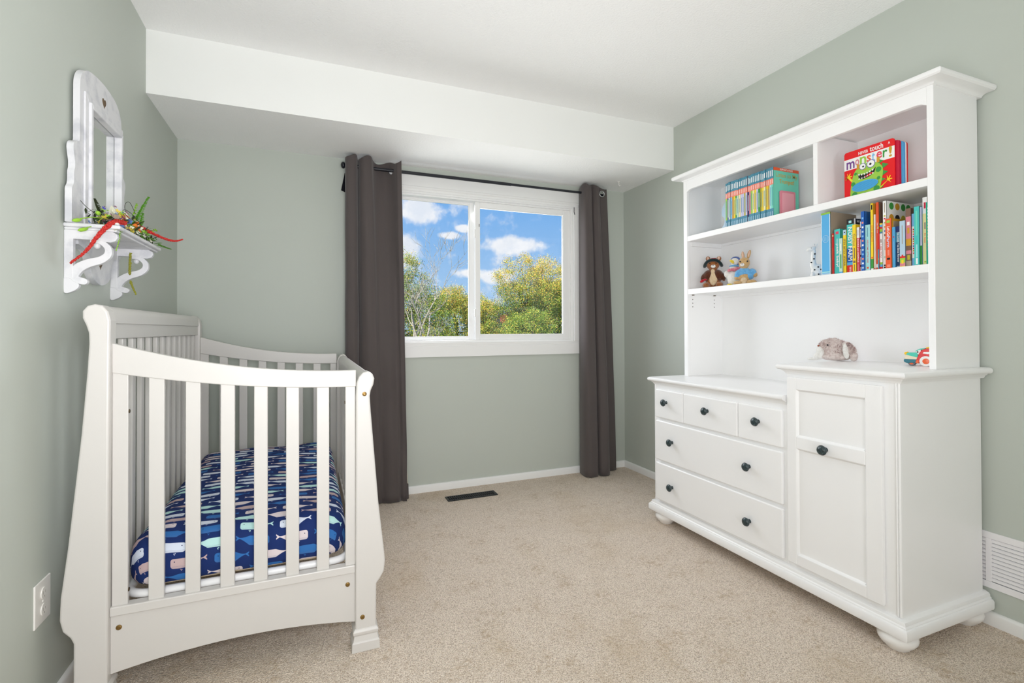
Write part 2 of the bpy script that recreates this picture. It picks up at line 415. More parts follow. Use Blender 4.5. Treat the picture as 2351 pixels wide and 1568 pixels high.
def curtain(label, top, bot, ztop, grom, floor_z=.006):
    xs0 = [p[0] for p in top]
    root = thing('curtain', label, 'curtain', ((min(xs0)+max(xs0))/2, ROD_Y, floor_z), 'grey grommet curtains at the window')
    ns = 10
    pt = catmull([(x, y, 0) for x, y in top], ns); pb = catmull([(x, y, 0) for x, y in bot], ns)
    zs = [floor_z + (1.95-floor_z)*i/44 for i in range(44)] + [1.95+(ztop-1.95)*i/40 for i in range(41)]
    N = len(pt); vs = []; fs = []; rng = random.Random(len(label))
    ph = [rng.uniform(0, 6.28) for _ in range(6)]
    for z in zs:
        k = max(0.0, min(1.0, (z-floor_z)/(ztop-floor_z))); e = k**1.3
        for i in range(N):
            x = pb[i][0]*(1-e)+pt[i][0]*e; y = pb[i][1]*(1-e)+pt[i][1]*e
            wob = .004*math.sin(z*7+ph[0]+i*.05)*(1-k) + .003*math.sin(z*13+i*.11+ph[1])*(1-k*.6)
            y += (.0050*math.sin(i*.17+ph[3])+.0020*math.sin(i*.36+ph[4]+z*.5))*(1-.6*max(0.0, (z-1.9)/.25))
            zz = z
            if z > 2.03: zz = z + (z-2.03)/(ztop-2.03)*(.010*math.sin(i*.16+ph[2]) - .05*(y-.0)*.6)
            vs.append((x+wob*.5, ROD_Y+y+wob, zz))
    for j in range(len(zs)-1):
        for i in range(N-1):
            a = (j*N+i, j*N+i+1, (j+1)*N+i+1, (j+1)*N+i)
            c = sum((Vector(vs[q]) for q in a), Vector())/4
            if any((c-Vector(g)).length < .0185 for g in grom): continue
            fs.append(a)
    o = MB().add(vs, fs).build('cloth', 'curtain', root, smooth=80)
    so = o.modifiers.new('thick', 'SOLIDIFY'); so.thickness = .0025; so.offset = 0
    return root
g1 = (.487, ROD_Y+.018, 2.078)
cl = curtain('wide grey curtain gathered beside the crib', [(.225, .055), (.208, .01), (.212, -.045), (.245, -.058), (.268, -.045), (.281, .012), (.292, -.040), (.322, -.062), (.352, -.050), (.372, -.005), (.405, .030), (.445, .036), (.480, .022), (.500, -.010), (.515, -.040), (.538, -.052)],
     [(.225, .06), (.208, .02), (.214, -.03), (.25, -.05), (.28, -.03), (.295, .01), (.315, -.03), (.36, -.06), (.40, -.05), (.42, -.03), (.445, -.045), (.48, -.06), (.515, -.055), (.535, -.035), (.550, -.045), (.570, -.060)], 2.128, [g1])
g2 = (2.022, ROD_Y-.022, 2.080)
cr = curtain('narrow grey curtain hanging between the window and the corner', [(1.872, .050), (1.860, .0), (1.862, -.045), (1.885, -.062), (1.915, -.052), (1.926, .0), (1.938, -.035), (1.958, -.062), (1.980, -.050), (1.986, .0), (1.992, -.012), (2.02, -.022), (2.068, -.016)],
     [(1.872, .05), (1.860, .0), (1.862, -.05), (1.895, -.085), (1.945, -.075), (1.963, -.02), (1.978, -.07), (2.01, -.095), (2.045, -.075), (2.058, -.02), (2.08, -.005), (2.12, .0), (2.158, .01)], 2.128, [g2])
def ring(root, c, rx=(1, 0, 0), n=(0, -1, 0), R0=.0205, r=.0048):
    rx = Vector(rx).normalized(); up = Vector(n).cross(rx).normalized()
    MB().tube([Vector(c)+rx*R0*math.cos(a)+up*R0*math.sin(a) for a in [2*math.pi*k/28 for k in range(28)]], r, 8, True).build('grommet', 'chrome', root, smooth=60)
ring(cl, g1, (.8, -.6, 0), (-.6, -.8, 0), .0185, .0035); ring(cr, (g2[0], g2[1]-.002, g2[2]))
# turned-back lining edge and dark corner of the wide curtain
b = MB(); vv = []; zs = [.10+.05*i for i in range(17)]
for z in zs:
    k = max(0, (.9-z)/.8); x = .535 + .040*k**1.2; vv += [(x-.012-.010*k, ROD_Y-.028, z), (x+.006, ROD_Y-.018, z)]
b.add(vv, [(2*i, 2*i+1, 2*i+3, 2*i+2) for i in range(len(zs)-1)])
o = b.build('lining', 'lining', cl, smooth=60); so = o.modifiers.new('thick', 'SOLIDIFY'); so.thickness = .002
MB().prism([(.556, .006), (.584, .012), (.582, .105), (.566, .110), (.548, .10)], 'y', ROD_Y-.035, ROD_Y-.030).build('hem_corner', 'curtain', cl)
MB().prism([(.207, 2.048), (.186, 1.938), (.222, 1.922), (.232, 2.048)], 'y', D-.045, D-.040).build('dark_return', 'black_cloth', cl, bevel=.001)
o = MB().tube([(1.838, D-.022, 1.985), (1.836, D-.024, 1.95), (1.842, D-.024, 1.93)], .0025, 6).build('blind_cord', 'rod', None)
tag(o, 'short dark blind cord end hanging beside the narrow curtain', 'cord')

# hook in the soffit
t_ = thing('ceiling_hook', 'tiny white screw hook under the soffit by the corner', 'hook', (2.098, 3.05, SOF_Z-.032))
MB().lathe([(.010, 0), (.010, -.003), (.003, -.004)], (2.098, 3.05, SOF_Z), 'z', 14).build('collar', 'plastic_white', t_)
MB().tube([(2.098, 3.05, SOF_Z-.003), (2.098, 3.05, SOF_Z-.020), (2.104, 3.05, SOF_Z-.030), (2.112, 3.05, SOF_Z-.026), (2.112, 3.05, SOF_Z-.020)], .0022, 8).build('shank', 'plastic_white', t_, smooth=60)

# floor register
t_ = thing('floor_register', 'black slotted metal register set in the carpet below the window', 'register', (.972, 3.065, 0))
b = MB()
for a in ((.806, 1.138, 3.024, 3.034), (.806, 1.138, 3.098, 3.108), (.806, .818, 3.034, 3.098), (1.126, 1.138, 3.034, 3.098)): b.box(a[0], a[1], a[2], a[3], 0.0, .007)
b.build('frame', 'register', t_, bevel=.002)
MB().box(.818, 1.126, 3.034, 3.098, .0005, .002).build('duct', 'black_cloth', t_)
lv = None
for i in range(22):
    x = .826+i*.0139
    if i == 0: lv = MB().prism([(x, .002), (x+.003, .002), (x+.006, .0065), (x+.003, .0065)], 'y', 3.034, 3.098).build('louver', 'register', t_)
    else: clone(lv, (i*.0139, 0, 0), t_)
B('damper_bar', 'register', t_, .818, 1.126, 3.064, 3.068, .003, .007, 0)

# return-air grille on the cabinet-side wall
t_ = thing('wall_vent', 'white louvred air return grille low on the wall behind the cabinet', 'vent', (R, .90, .131))
VY0, VY1 = .50, 1.145
b = MB().box(R-.006, R, VY0, VY1, .131, .155).box(R-.006, R, VY0, VY1, .310, .334)
for y0, y1 in ((VY0, VY0+.024), (VY1-.024, VY1), (1.012, 1.030), (.758, .776)): b.box(R-.006, R, y0, y1, .155, .310)
b.build('frame', 'vent_white', t_, bevel=.0015)
MB().box(R-.0008, R, VY0+.02, VY1-.02, .15, .315).build('duct', 'vent_gap', t_)
for y0, y1 in ((VY0+.024, .758), (.776, 1.012), (1.030, VY1-.024)):
    lv = None
    for i in range(11):
        z = .158+i*.0139
        if lv is None: lv = MB().prism([(R-.0050, z), (R-.0010, z+.004), (R-.0010, z+.0115), (R-.0050, z+.0075)], 'y', y0, y1).build('louver', 'vent_white', t_)
        else: clone(lv, (0, 0, i*.0139), t_)

# outlet on the crib-side wall
t_ = thing('wall_outlet', 'white duplex outlet plate on the wall beside the crib', 'outlet', (L, 1.757, .276))
MB().box(L, L+.005, 1.714, 1.802, .276, .393).build('plate', 'plastic_white', t_, bevel=.004, seg=3)
for z in (.312, .357):
    o = MB().prism([(1.758+a, z+c) for a, c in arc(0, 0, .016, 0, 360, 20)[:-1]], 'x', L+.005, L+.0075).build('socket', 'plastic_white', t_, bevel=.001)
    MB().box(L+.0072, L+.0079, 1.751, 1.7525, z-.003, z+.006).box(L+.0072, L+.0079, 1.7635, 1.765, z-.002, z+.005).box(L+.0072, L+.0079, 1.7565, 1.7595, z-.011, z-.007).build('slots', 'slot', o)
MB().lathe([(.0035, 0), (.003, .0012), (0.0005, .0014)], (L+.005, 1.758, .3345), 'x', 12).build('screw', 'plastic_white', t_)
# ------------------------------------------------------------------ crib
cb = thing('crib', 'cream white sleigh crib with tall slatted back against the green wall', 'crib', (-.19, 2.4, 0))
YN0, YN1, YF0, YF1 = 1.745, 1.800, 3.015, 3.070
tall = [(-.605, .0), (-.605, .205), (-.612, .222), (-.629, .243), (-.636, .275), (-.634, .336), (-.618, .479), (-.590, .780), (-.577, .960), (-.573, 1.040), (-.574, 1.070), (-.580, 1.092), (-.588, 1.112), (-.588, 1.132), (-.577, 1.147), (-.560, 1.152), (-.543, 1.148), (-.530, 1.132), (-.524, 1.105), (-.525, 1.0), (-.527, .5), (-.528, .0)]
low = [(.145, .0), (.147, .5), (.148, .850), (.150, .895), (.157, .916), (.170, .931), (.186, .935), (.201, .928), (.208, .910), (.205, .890), (.196, .870), (.193, .850), (.196, .800), (.203, .713), (.221, .487), (.240, .320), (.243, .285), (.239, .250), (.226, .228), (.214, .212), (.212, .0)]
for nm, pr in (('post', tall), ('post', low)):
    o = MB().prism(sm2(pr[1:-1], 3, False)+[pr[-1], pr[0]] if False else pr, 'y', YN0, YN1).build(nm, 'crib', cb, bevel=.006, seg=3)
    clone(o, (0, YF0-YN0, 0), cb)
def foot(x0, x1):
    b = MB()
    lv = [(0, .011), (.030, .010), (.034, .006), (.050, .003), (.056, .006), (.064, .007), (.070, .003), (.073, 0)]
    vs = []; fs = []
    for z, e in lv: vs += [(x0-e, YN0-e, z), (x1+e, YN0-e, z), (x1+e, YN1+e, z), (x0-e, YN1+e, z)]
    for i in range(len(lv)-1):
        for k in range(4): fs.append((i*4+k, i*4+(k+1) % 4, i*4+4+(k+1) % 4, i*4+4+k))
    fs += [(3, 2, 1, 0), tuple(range(len(vs)-4, len(vs)))]
    return b.add(vs, fs).build('foot', 'crib', cb, bevel=.0015)
for x0, x1 in ((-.606, -.527), (.144, .213)):
    o = foot(x0, x1); clone(o, (0, YF0-YN0, 0), cb)
# end panels
def end_top(x): t = (.150-x)/.675; return .939+.101*max(0, t)**2.2
def end_bot(x): t = (.150-x)/.675; return .883+.071*max(0, t)**2.0
def end_panel(y):
    xs = [-.5255+.675*i/26 for i in range(27)]
    MB().prism([(x, end_top(x)) for x in xs] + [(x, end_bot(x)) for x in xs[::-1]], 'y', y, y+.024).build('end_top_rail', 'crib', cb, bevel=.003)
    for x0, x1 in [(-.5255, -.487), (.115, .1475)] + [(c-.0195, c+.0195) for c in (-.418, -.3255, -.233, -.1405, -.048, .0445)]:
        zt = [(x0, .280), (x1, .280), (x1, end_bot(x1)+.002), (x0, end_bot(x0)+.002)]
        MB().prism(zt, 'y', y+.004, y+.020).build('end_slat', 'crib', cb, bevel=.0025)
    B('end_bottom_rail', 'crib', cb, -.5275, .146, y-.006, y+.028, .255, .282, .003)
    MB().prism([(-.5275, .256)] + [(-.5275+.6735*i/20, .088+.030*(1-((i-10)/10)**2)) for i in range(21)] + [(.146, .256)], 'y', y+.002, y+.022).build('end_apron', 'crib', cb, bevel=.0015)
end_panel(1.764); end_panel(3.024)
# tall back, long side
MB().prism([(-.530+.0, 1.098), (-.5305, 1.125), (-.535, 1.138), (-.545, 1.146), (-.558, 1.149), (-.572, 1.145), (-.582, 1.134), (-.585, 1.122), (-.582, 1.110), (-.574, 1.101), (-.562, 1.098)], 'y', YN1, YF0).build('back_roll', 'crib', cb, smooth=50)
B('back_top_rail', 'crib', cb, -.562, -.534, YN1, YF0, 1.052, 1.099, .002)
B('back_bottom_rail', 'crib', cb, -.566, -.536, YN1, YF0, .190, .262, .002)
sl = None
for i in range(13):
    y = 1.843+i*.0945
    if sl is None: sl = B('back_slat', 'crib', cb, -.558, -.543, y-.017, y+.017, .262, 1.052, .003)
    else: clone(sl, (0, i*.0945, 0), cb)
# low front, long side
MB().prism([(.160, .872), (.158, .900), (.163, .915), (.174, .926), (.186, .929), (.198, .923), (.203, .910), (.201, .893), (.194, .880), (.188, .872)], 'y', YN1, YF0).build('front_roll', 'crib', cb, smooth=50)
B('front_top_rail', 'crib', cb, .160, .184, YN1, YF0, .838, .873, .002)
B('front_bottom_rail', 'crib', cb, .158, .186, YN1, YF0, .190, .262, .002)
sl = None
for i in range(13):
    y = 1.843+i*.0945
    if sl is None: sl = B('front_slat', 'crib', cb, .165, .180, y-.017, y+.017, .262, .838, .003)
    else: clone(sl, (0, i*.0945, 0), cb)
# bolts
def bolt(x, y, z, r=.0075, m='brass'):
    o = MB().lathe([(r, 0), (r*.95, -.0022), (r*.55, -.0030), (r*.45, -.0018), (.0004, -.0018)], (x, y, z), 'y', 18).build('bolt', m, cb, smooth=40)
for a in ((.175, YN0, .859), (.168, YN0, .110), (.122, 1.766, .218), (-.507, 1.766, .219)): bolt(*a)
for z in (.32, .84): MB().lathe([(.006, 0), (.005, .002), (.0005, .0022)], (-.487, 1.776, z), 'x', 14).build('side_bolt', 'dark_brass', cb)
MB().lathe([(.006, 0), (.005, -.002), (.0005, -.0022)], (.115, 1.776, .83), 'x', 14).build('side_bolt', 'dark_brass', cb)
# white tube frame and springs that carry the mattress
fx0, fx1, fy0, fy1, fr = -.506, .128, 1.806, 2.998, .06
lp = []
for cx, cy, a in ((fx1-fr, fy0+fr, -90), (fx1-fr, fy1-fr, 0), (fx0+fr, fy1-fr, 90), (fx0+fr, fy0+fr, 180)):
    lp += [(x, y, .288) for x, y in arc(cx, cy, fr, a, a+90, 7)]
MB().tube(lp, .0125, 12, True).build('mattress_frame', 'crib_tube', cb, smooth=60)
for i in range(8):
    y = 1.93+i*.135; MB().tube([(fx0, y, .288), (fx1, y, .288)], .004, 8).build('support_bar', 'crib_tube', cb, smooth=60)

# ------------------------------------------------------------------ mattress in its whale print sheet
m = bpy.data.materials.new('whale_sheet'); m.use_nodes = True; M['whale_sheet'] = m
t = NT(m.node_tree); b = t.n['Principled BSDF']; b.inputs['Roughness'].default_value = .85; b.inputs['Specular IOR Level'].default_value = .2
uvn = t.node('ShaderNodeUVMap'); uvn.uv_map = 'print'
sp = t.node('ShaderNodeSeparateXYZ'); t.l.new(uvn.outputs[0], sp.inputs[0])
CW, CH = .116, .0470
wv = t.m('MULTIPLY', t.m('SUBTRACT', t.noise(uvn.outputs[0], 9, 2, .5), .5), .010)   # the cloth is not pulled on perfectly straight
v = t.m('ADD', t.m('ADD', sp.outputs[1], wv), t.m('MULTIPLY', sp.outputs[0], .06))
row = t.m('FLOOR', t.m('DIVIDE', v, CH)); vl = t.m('SUBTRACT', t.m('SUBTRACT', v, t.m('MULTIPLY', row, CH)), CH/2)
par = t.m('MULTIPLY_ADD', t.m('FLOORED_MODULO', row, 2.0), 2.0, -1.0)                 # heads alternate from row to row
wn = t.node('ShaderNodeTexWhiteNoise'); wn.noise_dimensions = '1D'; t.l.new(row, wn.inputs['W'])
u = t.m('ADD', t.m('MULTIPLY', sp.outputs[0], par), t.m('MULTIPLY', wn.outputs['Value'], CW))
col = t.m('FLOOR', t.m('DIVIDE', u, CW)); ul = t.m('SUBTRACT', u, t.m('MULTIPLY', col, CW))
def rbox(px, py, hx, hy, r):
    qx = t.m('MAXIMUM', t.m('SUBTRACT', t.m('ABSOLUTE', px), hx-r), 0.0); qy = t.m('MAXIMUM', t.m('SUBTRACT', t.m('ABSOLUTE', py), hy-r), 0.0)
    return t.m('LESS_THAN', t.m('SQRT', t.m('ADD', t.m('MULTIPLY', qx, qx), t.m('MULTIPLY', qy, qy))), r)
body = rbox(t.m('SUBTRACT', ul, .069), vl, .031, .0140, .008)
# tail stem narrows and lifts, then the fluke spreads
tt = t.m('DIVIDE', t.m('SUBTRACT', ul, .014), .028, clamp=True)
mid_ = t.m('MULTIPLY', t.m('SUBTRACT', 1.0, tt), .006)
half = t.m('MULTIPLY_ADD', t.m('POWER', tt, 1.6), .0118, .0016)
stem = t.m('MULTIPLY', t.m('LESS_THAN', t.m('ABSOLUTE', t.m('SUBTRACT', vl, mid_)), half), t.m('MULTIPLY', t.m('GREATER_THAN', ul, .0125), t.m('LESS_THAN', ul, .048)))
ft = t.m('DIVIDE', t.m('SUBTRACT', .016, ul), .012, clamp=True); fy = t.m('ABSOLUTE', t.m('SUBTRACT', vl, .006))
fluke = t.m('MULTIPLY', t.m('MULTIPLY', t.m('LESS_THAN', fy, t.m('MULTIPLY', ft, .0085)), t.m('GREATER_THAN', fy, t.m('MULTIPLY', t.m('SUBTRACT', ft, .72), .016))), t.m('GREATER_THAN', ul, .004))
whale = t.m('MAXIMUM', body, t.m('MAXIMUM', stem, fluke))
def dot(cx, cy, r):
    a = t.m('SUBTRACT', ul, cx); c = t.m('SUBTRACT', vl, cy)
    return t.m('LESS_THAN', t.m('ADD', t.m('MULTIPLY', a, a), t.m('MULTIPLY', c, c)), r*r)
eye = dot(.090, .005, .0016)
spray = t.m('MAXIMUM', dot(.070, -.0185, .0013), t.m('MAXIMUM', dot(.0735, -.0175, .0013), dot(.0715, -.0212, .0013)))
cid = t.node('ShaderNodeCombineXYZ'); t.l.new(col, cid.inputs[0]); t.l.new(row, cid.inputs[1])
w2 = t.node('ShaderNodeTexWhiteNoise'); w2.noise_dimensions = '2D'; t.l.new(cid.outputs[0], w2.inputs['Vector'])
wc = t.ramp(w2.outputs['Value'], [(0, lin((214, 222, 236))), (.24, lin((196, 172, 172))), (.44, lin((186, 226, 222))), (.62, lin((52, 110, 176))), (.80, lin((220, 208, 210)))], 'CONSTANT')
hatch = t.m('MULTIPLY', t.m('LESS_THAN', t.m('SINE', t.m('MULTIPLY_ADD', vl, 2400.0, t.m('MULTIPLY', t.noise(uvn.outputs[0], 60, 2), 9.0))), -.55), t.m('LESS_THAN', vl, -.0075))
wc2 = t.mix(t.m('MULTIPLY', hatch, .5), wc, lin((96, 108, 140)))
base = t.mix(whale, lin((28, 48, 102)), wc2)
base = t.mix(eye, base, lin((28, 40, 84)))
base = t.mix(t.m('MULTIPLY', spray, t.m('SUBTRACT', 1.0, whale)), base, wc)
t.l.new(base, b.inputs['Base Color'])
bn = t.node('ShaderNodeBump'); bn.inputs['Strength'].default_value = .25; bn.inputs['Distance'].default_value = .006
t.l.new(t.noise(uvn.outputs[0], 16, 3, .6), bn.inputs['Height']); t.l.new(bn.outputs[0], b.inputs['Normal'])
mat('mattress_side', (196, 178, 150), .8, .2)

def mattress():
    x0, x1, y0, y1, z0, z1 = -.506, .124, 1.792, 3.008, .302, .456
    rc = .075                                             # plan corner radius
    # rings from the bottom edge up and over to the middle: (inset, z, distance along the cloth)
    prof = [(.030, z0+.002), (.012, z0+.010), (.003, z0+.026), (0, z0+.050), (.001, z0+.085), (.006, z0+.110), (.016, z0+.128), (.032, z0+.141), (.055, z0+.149), (.09, z1-.002), (.14, z1), (.20, z1+.003), (.26, z1+.006), (.300, z1+.007)]
    nseg = 8; ne = 14; vs = []; uvv = []; rings = []
    def outline(ins):
        r = max(rc-ins*.55, .004); pts = []
        X0, X1, Y0, Y1 = x0+ins, x1-ins, y0+ins, y1-ins
        cs = [(X1-r, Y0+r, -90), (X1-r, Y1-r, 0), (X0+r, Y1-r, 90), (X0+r, Y0+r, 180)]
        for i, (cx, cy, a) in enumerate(cs):
            pts += arc(cx, cy, r, a, a+90, nseg)
            nx = cs[(i+1) % 4]; e = arc(cx, cy, r, a, a+90, nseg)[-1]; s = (nx[0]+r*math.cos(math.radians(nx[2])), nx[1]+r*math.sin(math.radians(nx[2])))
            pts += [(e[0]+(s[0]-e[0])*k/ne, e[1]+(s[1]-e[1])*k/ne) for k in range(1, ne)]
        return pts
    dist = [0]
    for a, c in zip(prof, prof[1:]): dist.append(dist[-1]+math.hypot(c[0]-a[0], c[1]-a[1]))
    edge = dist[8]; rng = random.Random(3)
    for (ins, z), dd in zip(prof, dist):
        ol = outline(ins); base_i = len(vs)
        for i, (x, y) in enumerate(ol):
            puff = .004*math.sin(x*23+1)*math.sin(y*11+.5) if ins < .06 else .003*math.sin(x*17)*math.sin(y*9)
            vs.append((x, y, z+puff*(1 if z > z0+.03 else .2)))
            # the print folds down over the sides: extend along the outward direction
            ext = max(0, edge-dd) - max(0, .055-ins)
            cx = min(max(x, x0+.075), x1-.075); cy = min(max(y, y0+.075), y1-.075)
            dx, dy = x-cx, y-cy; q = math.hypot(dx, dy) or 1
            uvv.append((x+dx/q*ext, y+dy/q*ext))
        rings.append((base_i, len(ol)))
    fs = []
    for (a, n), (c, _) in zip(rings, rings[1:]):
        for k in range(n): fs.append((a+k, a+(k+1) % n, c+(k+1) % n, c+k))
    a, n = rings[-1]; fs.append(tuple(a+k for k in range(n)))
    b = MB().add(vs, fs)
    o = b.build('crib_mattress', ['whale_sheet'], None, smooth=80)
    tag(o, 'crib mattress in a navy sheet printed with pastel whales', 'mattress')
    uvl = o.data.uv_layers.new(name='print')
    for lo in o.data.loops: uvl.data[lo.index].uv = uvv[lo.vertex_index]
    nb = MB().prism(outline(.03), 'z', z0-.001, z0+.004).build('mattress_underside', 'mattress_side', o)
mattress()
# ------------------------------------------------------------------ changing dresser
FX, BX, Y0, YM, Y1 = 1.806, 2.272, 1.030, 1.449, 2.284
dr = thing('dresser', 'white two-level changing dresser with dark green knobs and bun feet', 'dresser', (2.04, 1.66, 0))
MB().box(FX, BX, YM, Y1, .118, .782).build('drawer_case', 'cabinet', dr, bevel=.003)
MB().box(FX, BX, Y0, YM, .118, .908).build('cupboard_case', 'cabinet', dr, bevel=.003)
# plinth moulding: swept profile (outward, height) round the front and the two ends
def sweep(name, prof, x_front, y_near, y_far, x_back, parent=dr, ends=(True, True)):
    vs = []; fs = []; n = len(prof)
    path = []
    for o_, z in prof:
        path.append([(x_back, y_near-(o_ if ends[0] else 0), z), (x_front-o_, y_near-(o_ if ends[0] else 0), z), (x_front-o_, y_far+(o_ if ends[1] else 0), z), (x_back, y_far+(o_ if ends[1] else 0), z)])
    for r in path: vs += r
    for i in range(n-1):
        for k in range(3): fs.append((i*4+k, i*4+k+1, i*4+4+k+1, i*4+4+k))
        fs.append((i*4+3, i*4, i*4+4, i*4+7))
    fs.append((3, 2, 1, 0)); fs.append(tuple((n-1)*4+k for k in range(4)))
    return MB().add(vs, fs).build(name, 'cabinet', parent, smooth=35)
sweep('plinth', [(.018, .058), (.026, .062), (.028, .068), (.028, .090), (.024, .096), (.020, .097), (.020, .101), (.016, .105), (.016, .110), (.013, .116), (.006, .119), (0.001, .121)], FX, Y0, Y1, BX+.010)
bun = lambda x, y: MB().lathe([(.030, 0), (.034, .003), (.036, .008), (.047, .017), (.056, .030), (.058, .040), (.054, .051), (.044, .058), (.040, .062)], (x, y, 0), 'z', 28).build('bun_foot', 'foot_paint', dr, smooth=60)
f0 = bun(1.840, 1.066)
for x, y in ((1.840, 2.238), (2.222, 1.066), (2.222, 2.238)): clone(f0, (x-1.840, y-1.066, 0), dr)
# tops
cprof = lambda z: [(.004, z-.040), (.006, z-.036), (.009, z-.030), (.014, z-.027), (.016, z-.023), (.024, z-.022), (.029, z-.018), (.031, z-.012), (.029, z-.005), (.024, z-.001), (.020, z)]
sweep('low_top', cprof(.805), FX, YM, Y1, BX+.012, ends=(False, True))
sweep('high_top', cprof(.932), FX, Y0, YM, BX+.012)
# corner beads at the outer front edge
for y, dy in ((Y0, 1), ):
    for k, r in ((.004, .0045), (.013, .003)):
        MB().tube([(FX-.001, y+k*dy, .122), (FX-.001, y+k*dy, .893)], r, 10).build('corner_bead', 'cabinet', dr, smooth=60)
MB().tube([(FX-.001, Y1-.004, .122), (FX-.001, Y1-.004, .767)], .004, 10).build('corner_bead', 'cabinet', dr, smooth=60)
kn = None
def knob(x, y, z, parent):
    global kn
    if kn is None:
        kn = MB().lathe([(.0095, 0), (.0085, -.003), (.006, -.006), (.0058, -.012), (.011, -.016), (.0172, -.019), (.0192, -.023), (.0178, -.027), (.0138, -.0305), (.0126, -.0300), (.0085, -.0325), (.0035, -.0340), (.0004, -.0342)], (x, y, z), 'x', 24).build('knob', 'knob', parent, smooth=50)
        kn['at'] = (x, y, z); return kn
    a = kn['at']; return clone(kn, (x-a[0], y-a[1], z-a[2]), parent)
def front(name, y0, y1, z0, z1, knobs):
    o = MB().box(FX-.017, FX+.001, y0, y1, z0, z1).build(name, 'cabinet', dr, bevel=.006, seg=3)
    for ky, kz in knobs: knob(FX-.016, ky, kz, o)
front('drawer', 2.046, 2.263, .586, .742, [(2.170, .676)])
front('drawer', 1.692, 2.041, .586, .742, [(1.872, .676)])
front('drawer', 1.463, 1.687, .586, .742, [(1.577, .676)])
front('drawer', 1.463, 2.263, .354, .570, [(2.125, .470), (1.627, .470)])
front('drawer', 1.463, 2.263, .134, .338, [(2.126, .231), (1.627, .231)])
# cupboard door: frame and two recessed panels
dy0, dy1, dz0, dz1 = 1.078, 1.437, .140, .880
door = MB().box(FX-.006, FX, dy0+.01, dy1-.01, dz0+.01, dz1-.01).build('door', 'cabinet', dr)
DX0, DX1 = FX-.019, FX-.005
for a in ((dy0, 1.133, dz0, dz1), (1.397, dy1, dz0, dz1)):
    MB().box(DX0, DX1, *a).build('stile', 'cabinet', door, bevel=.003)
for a in ((.140, .182), (.599, .648), (.832, .880)):
    MB().box(DX0, DX1, 1.133, 1.397, *a).build('rail', 'cabinet', door, bevel=.003)
for z0, z1 in ((.182, .599), (.648, .832)):
    MB().box(FX-.009, FX-.005, 1.133, 1.397, z0, z1).build('panel', 'cabinet', door)
    for k, (ya, yb, za, zb) in enumerate(((1.133, 1.139, z0, z1), (1.391, 1.397, z0, z1))):
        MB().prism([(DX0+.002, ya if k == 0 else yb), (FX-.009, ya if k == 0 else yb), (FX-.009, yb if k == 0 else ya)], 'z', za, zb).build('panel_bead', 'cabinet', door)
    for k, (za, zb) in enumerate(((z0, z0+.006), (z1-.006, z1))):
        MB().prism([(DX0+.002, za if k == 0 else zb), (FX-.009, za if k == 0 else zb), (FX-.009, zb if k == 0 else za)], 'y', 1.139, 1.391).build('panel_bead', 'cabinet', door)
knob(FX-.018, 1.275, .622, door)

# ------------------------------------------------------------------ hutch standing on it
HX, HB = 2.000, 2.272
hu = thing('bookcase_hutch', 'white open shelf hutch standing on the dresser top', 'hutch', (2.14, 1.65, .805))
B('side_panel', 'cabinet', hu, HX+.018, HB, 1.032, 1.050, .932, 1.928, .001)
B('side_panel', 'cabinet', hu, HX+.018, HB, 2.246, 2.264, .805, 1.928, .001)
B('face_stile', 'cabinet', hu, HX, HX+.018, 1.029, 1.050, .932, 1.928, .002)
B('face_stile', 'cabinet', hu, HX, HX+.018, 2.238, 2.267, .805, 1.928, .002)
MB().box(HB-.008, HB, 1.050, YM+.015, .932, 1.928).box(HB-.008, HB, YM+.015, 2.246, .805, 1.928).build('back_panel', 'cabinet', hu)
B('top_shelf', 'cabinet', hu, HX+.002, HB-.008, 1.050, 2.246, 1.573, 1.603, .002)
B('middle_shelf', 'cabinet', hu, HX+.002, HB-.008, 1.050, 2.246, 1.270, 1.300, .002)
B('divider', 'cabinet', hu, HX+.002, HB-.008, 1.454, 1.474, 1.603, 1.900, .002)
for z, y0, y1 in ((1.560, 1.05, 2.246), (1.256, 1.05, 2.246)): B('shelf_cleat', 'cabinet', hu, HB-.020, HB-.008, y0, y1, z, z+.0145, .001)
for z in (1.548, ):
    B('side_cleat', 'cabinet', hu, HX+.03, HB-.02, 2.234, 2.246, z, z+.025, .002); B('side_cleat', 'cabinet', hu, HX+.03, HB-.02, 1.050, 1.062, z, z+.025, .002)
# frieze with small rounded brackets in the corners
MB().prism([(1.050, 1.928), (1.050, 1.855), (1.056, 1.858), (1.066, 1.864), (1.082, 1.867), (2.205, 1.867), (2.222, 1.864), (2.232, 1.858), (2.238, 1.855), (2.238, 1.928)], 'x', HX, HX+.018).build('frieze', 'cabinet', hu, bevel=.0015)
B('ceiling_board', 'cabinet', hu, HX+.018, HB, 1.032, 2.264, 1.905, 1.928, .001)
sweep('cornice', [(.000, 1.920), (.003, 1.921), (.005, 1.925), (.009, 1.929), (.014, 1.931), (.020, 1.932), (.041, 1.933), (.046, 1.938), (.047, 1.945), (.045, 1.951), (.040, 1.955)], HX, 1.029, 2.267, R-.004, parent=hu)
pg = None
for x in (2.045, 2.205):
    for z in (1.243, 1.222, 1.201):
        if pg is None: pg = MB().lathe([(.0028, 0), (.0028, -.0006)], (x, 2.2462, z), 'y', 10).build('peg_hole', 'pegdot', hu); pa = (x, 0, z)
        else: clone(pg, (x-pa[0], 0, z-pa[2]), hu)
for x in (2.045, 2.205): B('shelf_pin', 'dark_brass', hu, x-.006, x+.006, 2.238, 2.246, 1.266, 1.270, .0005)
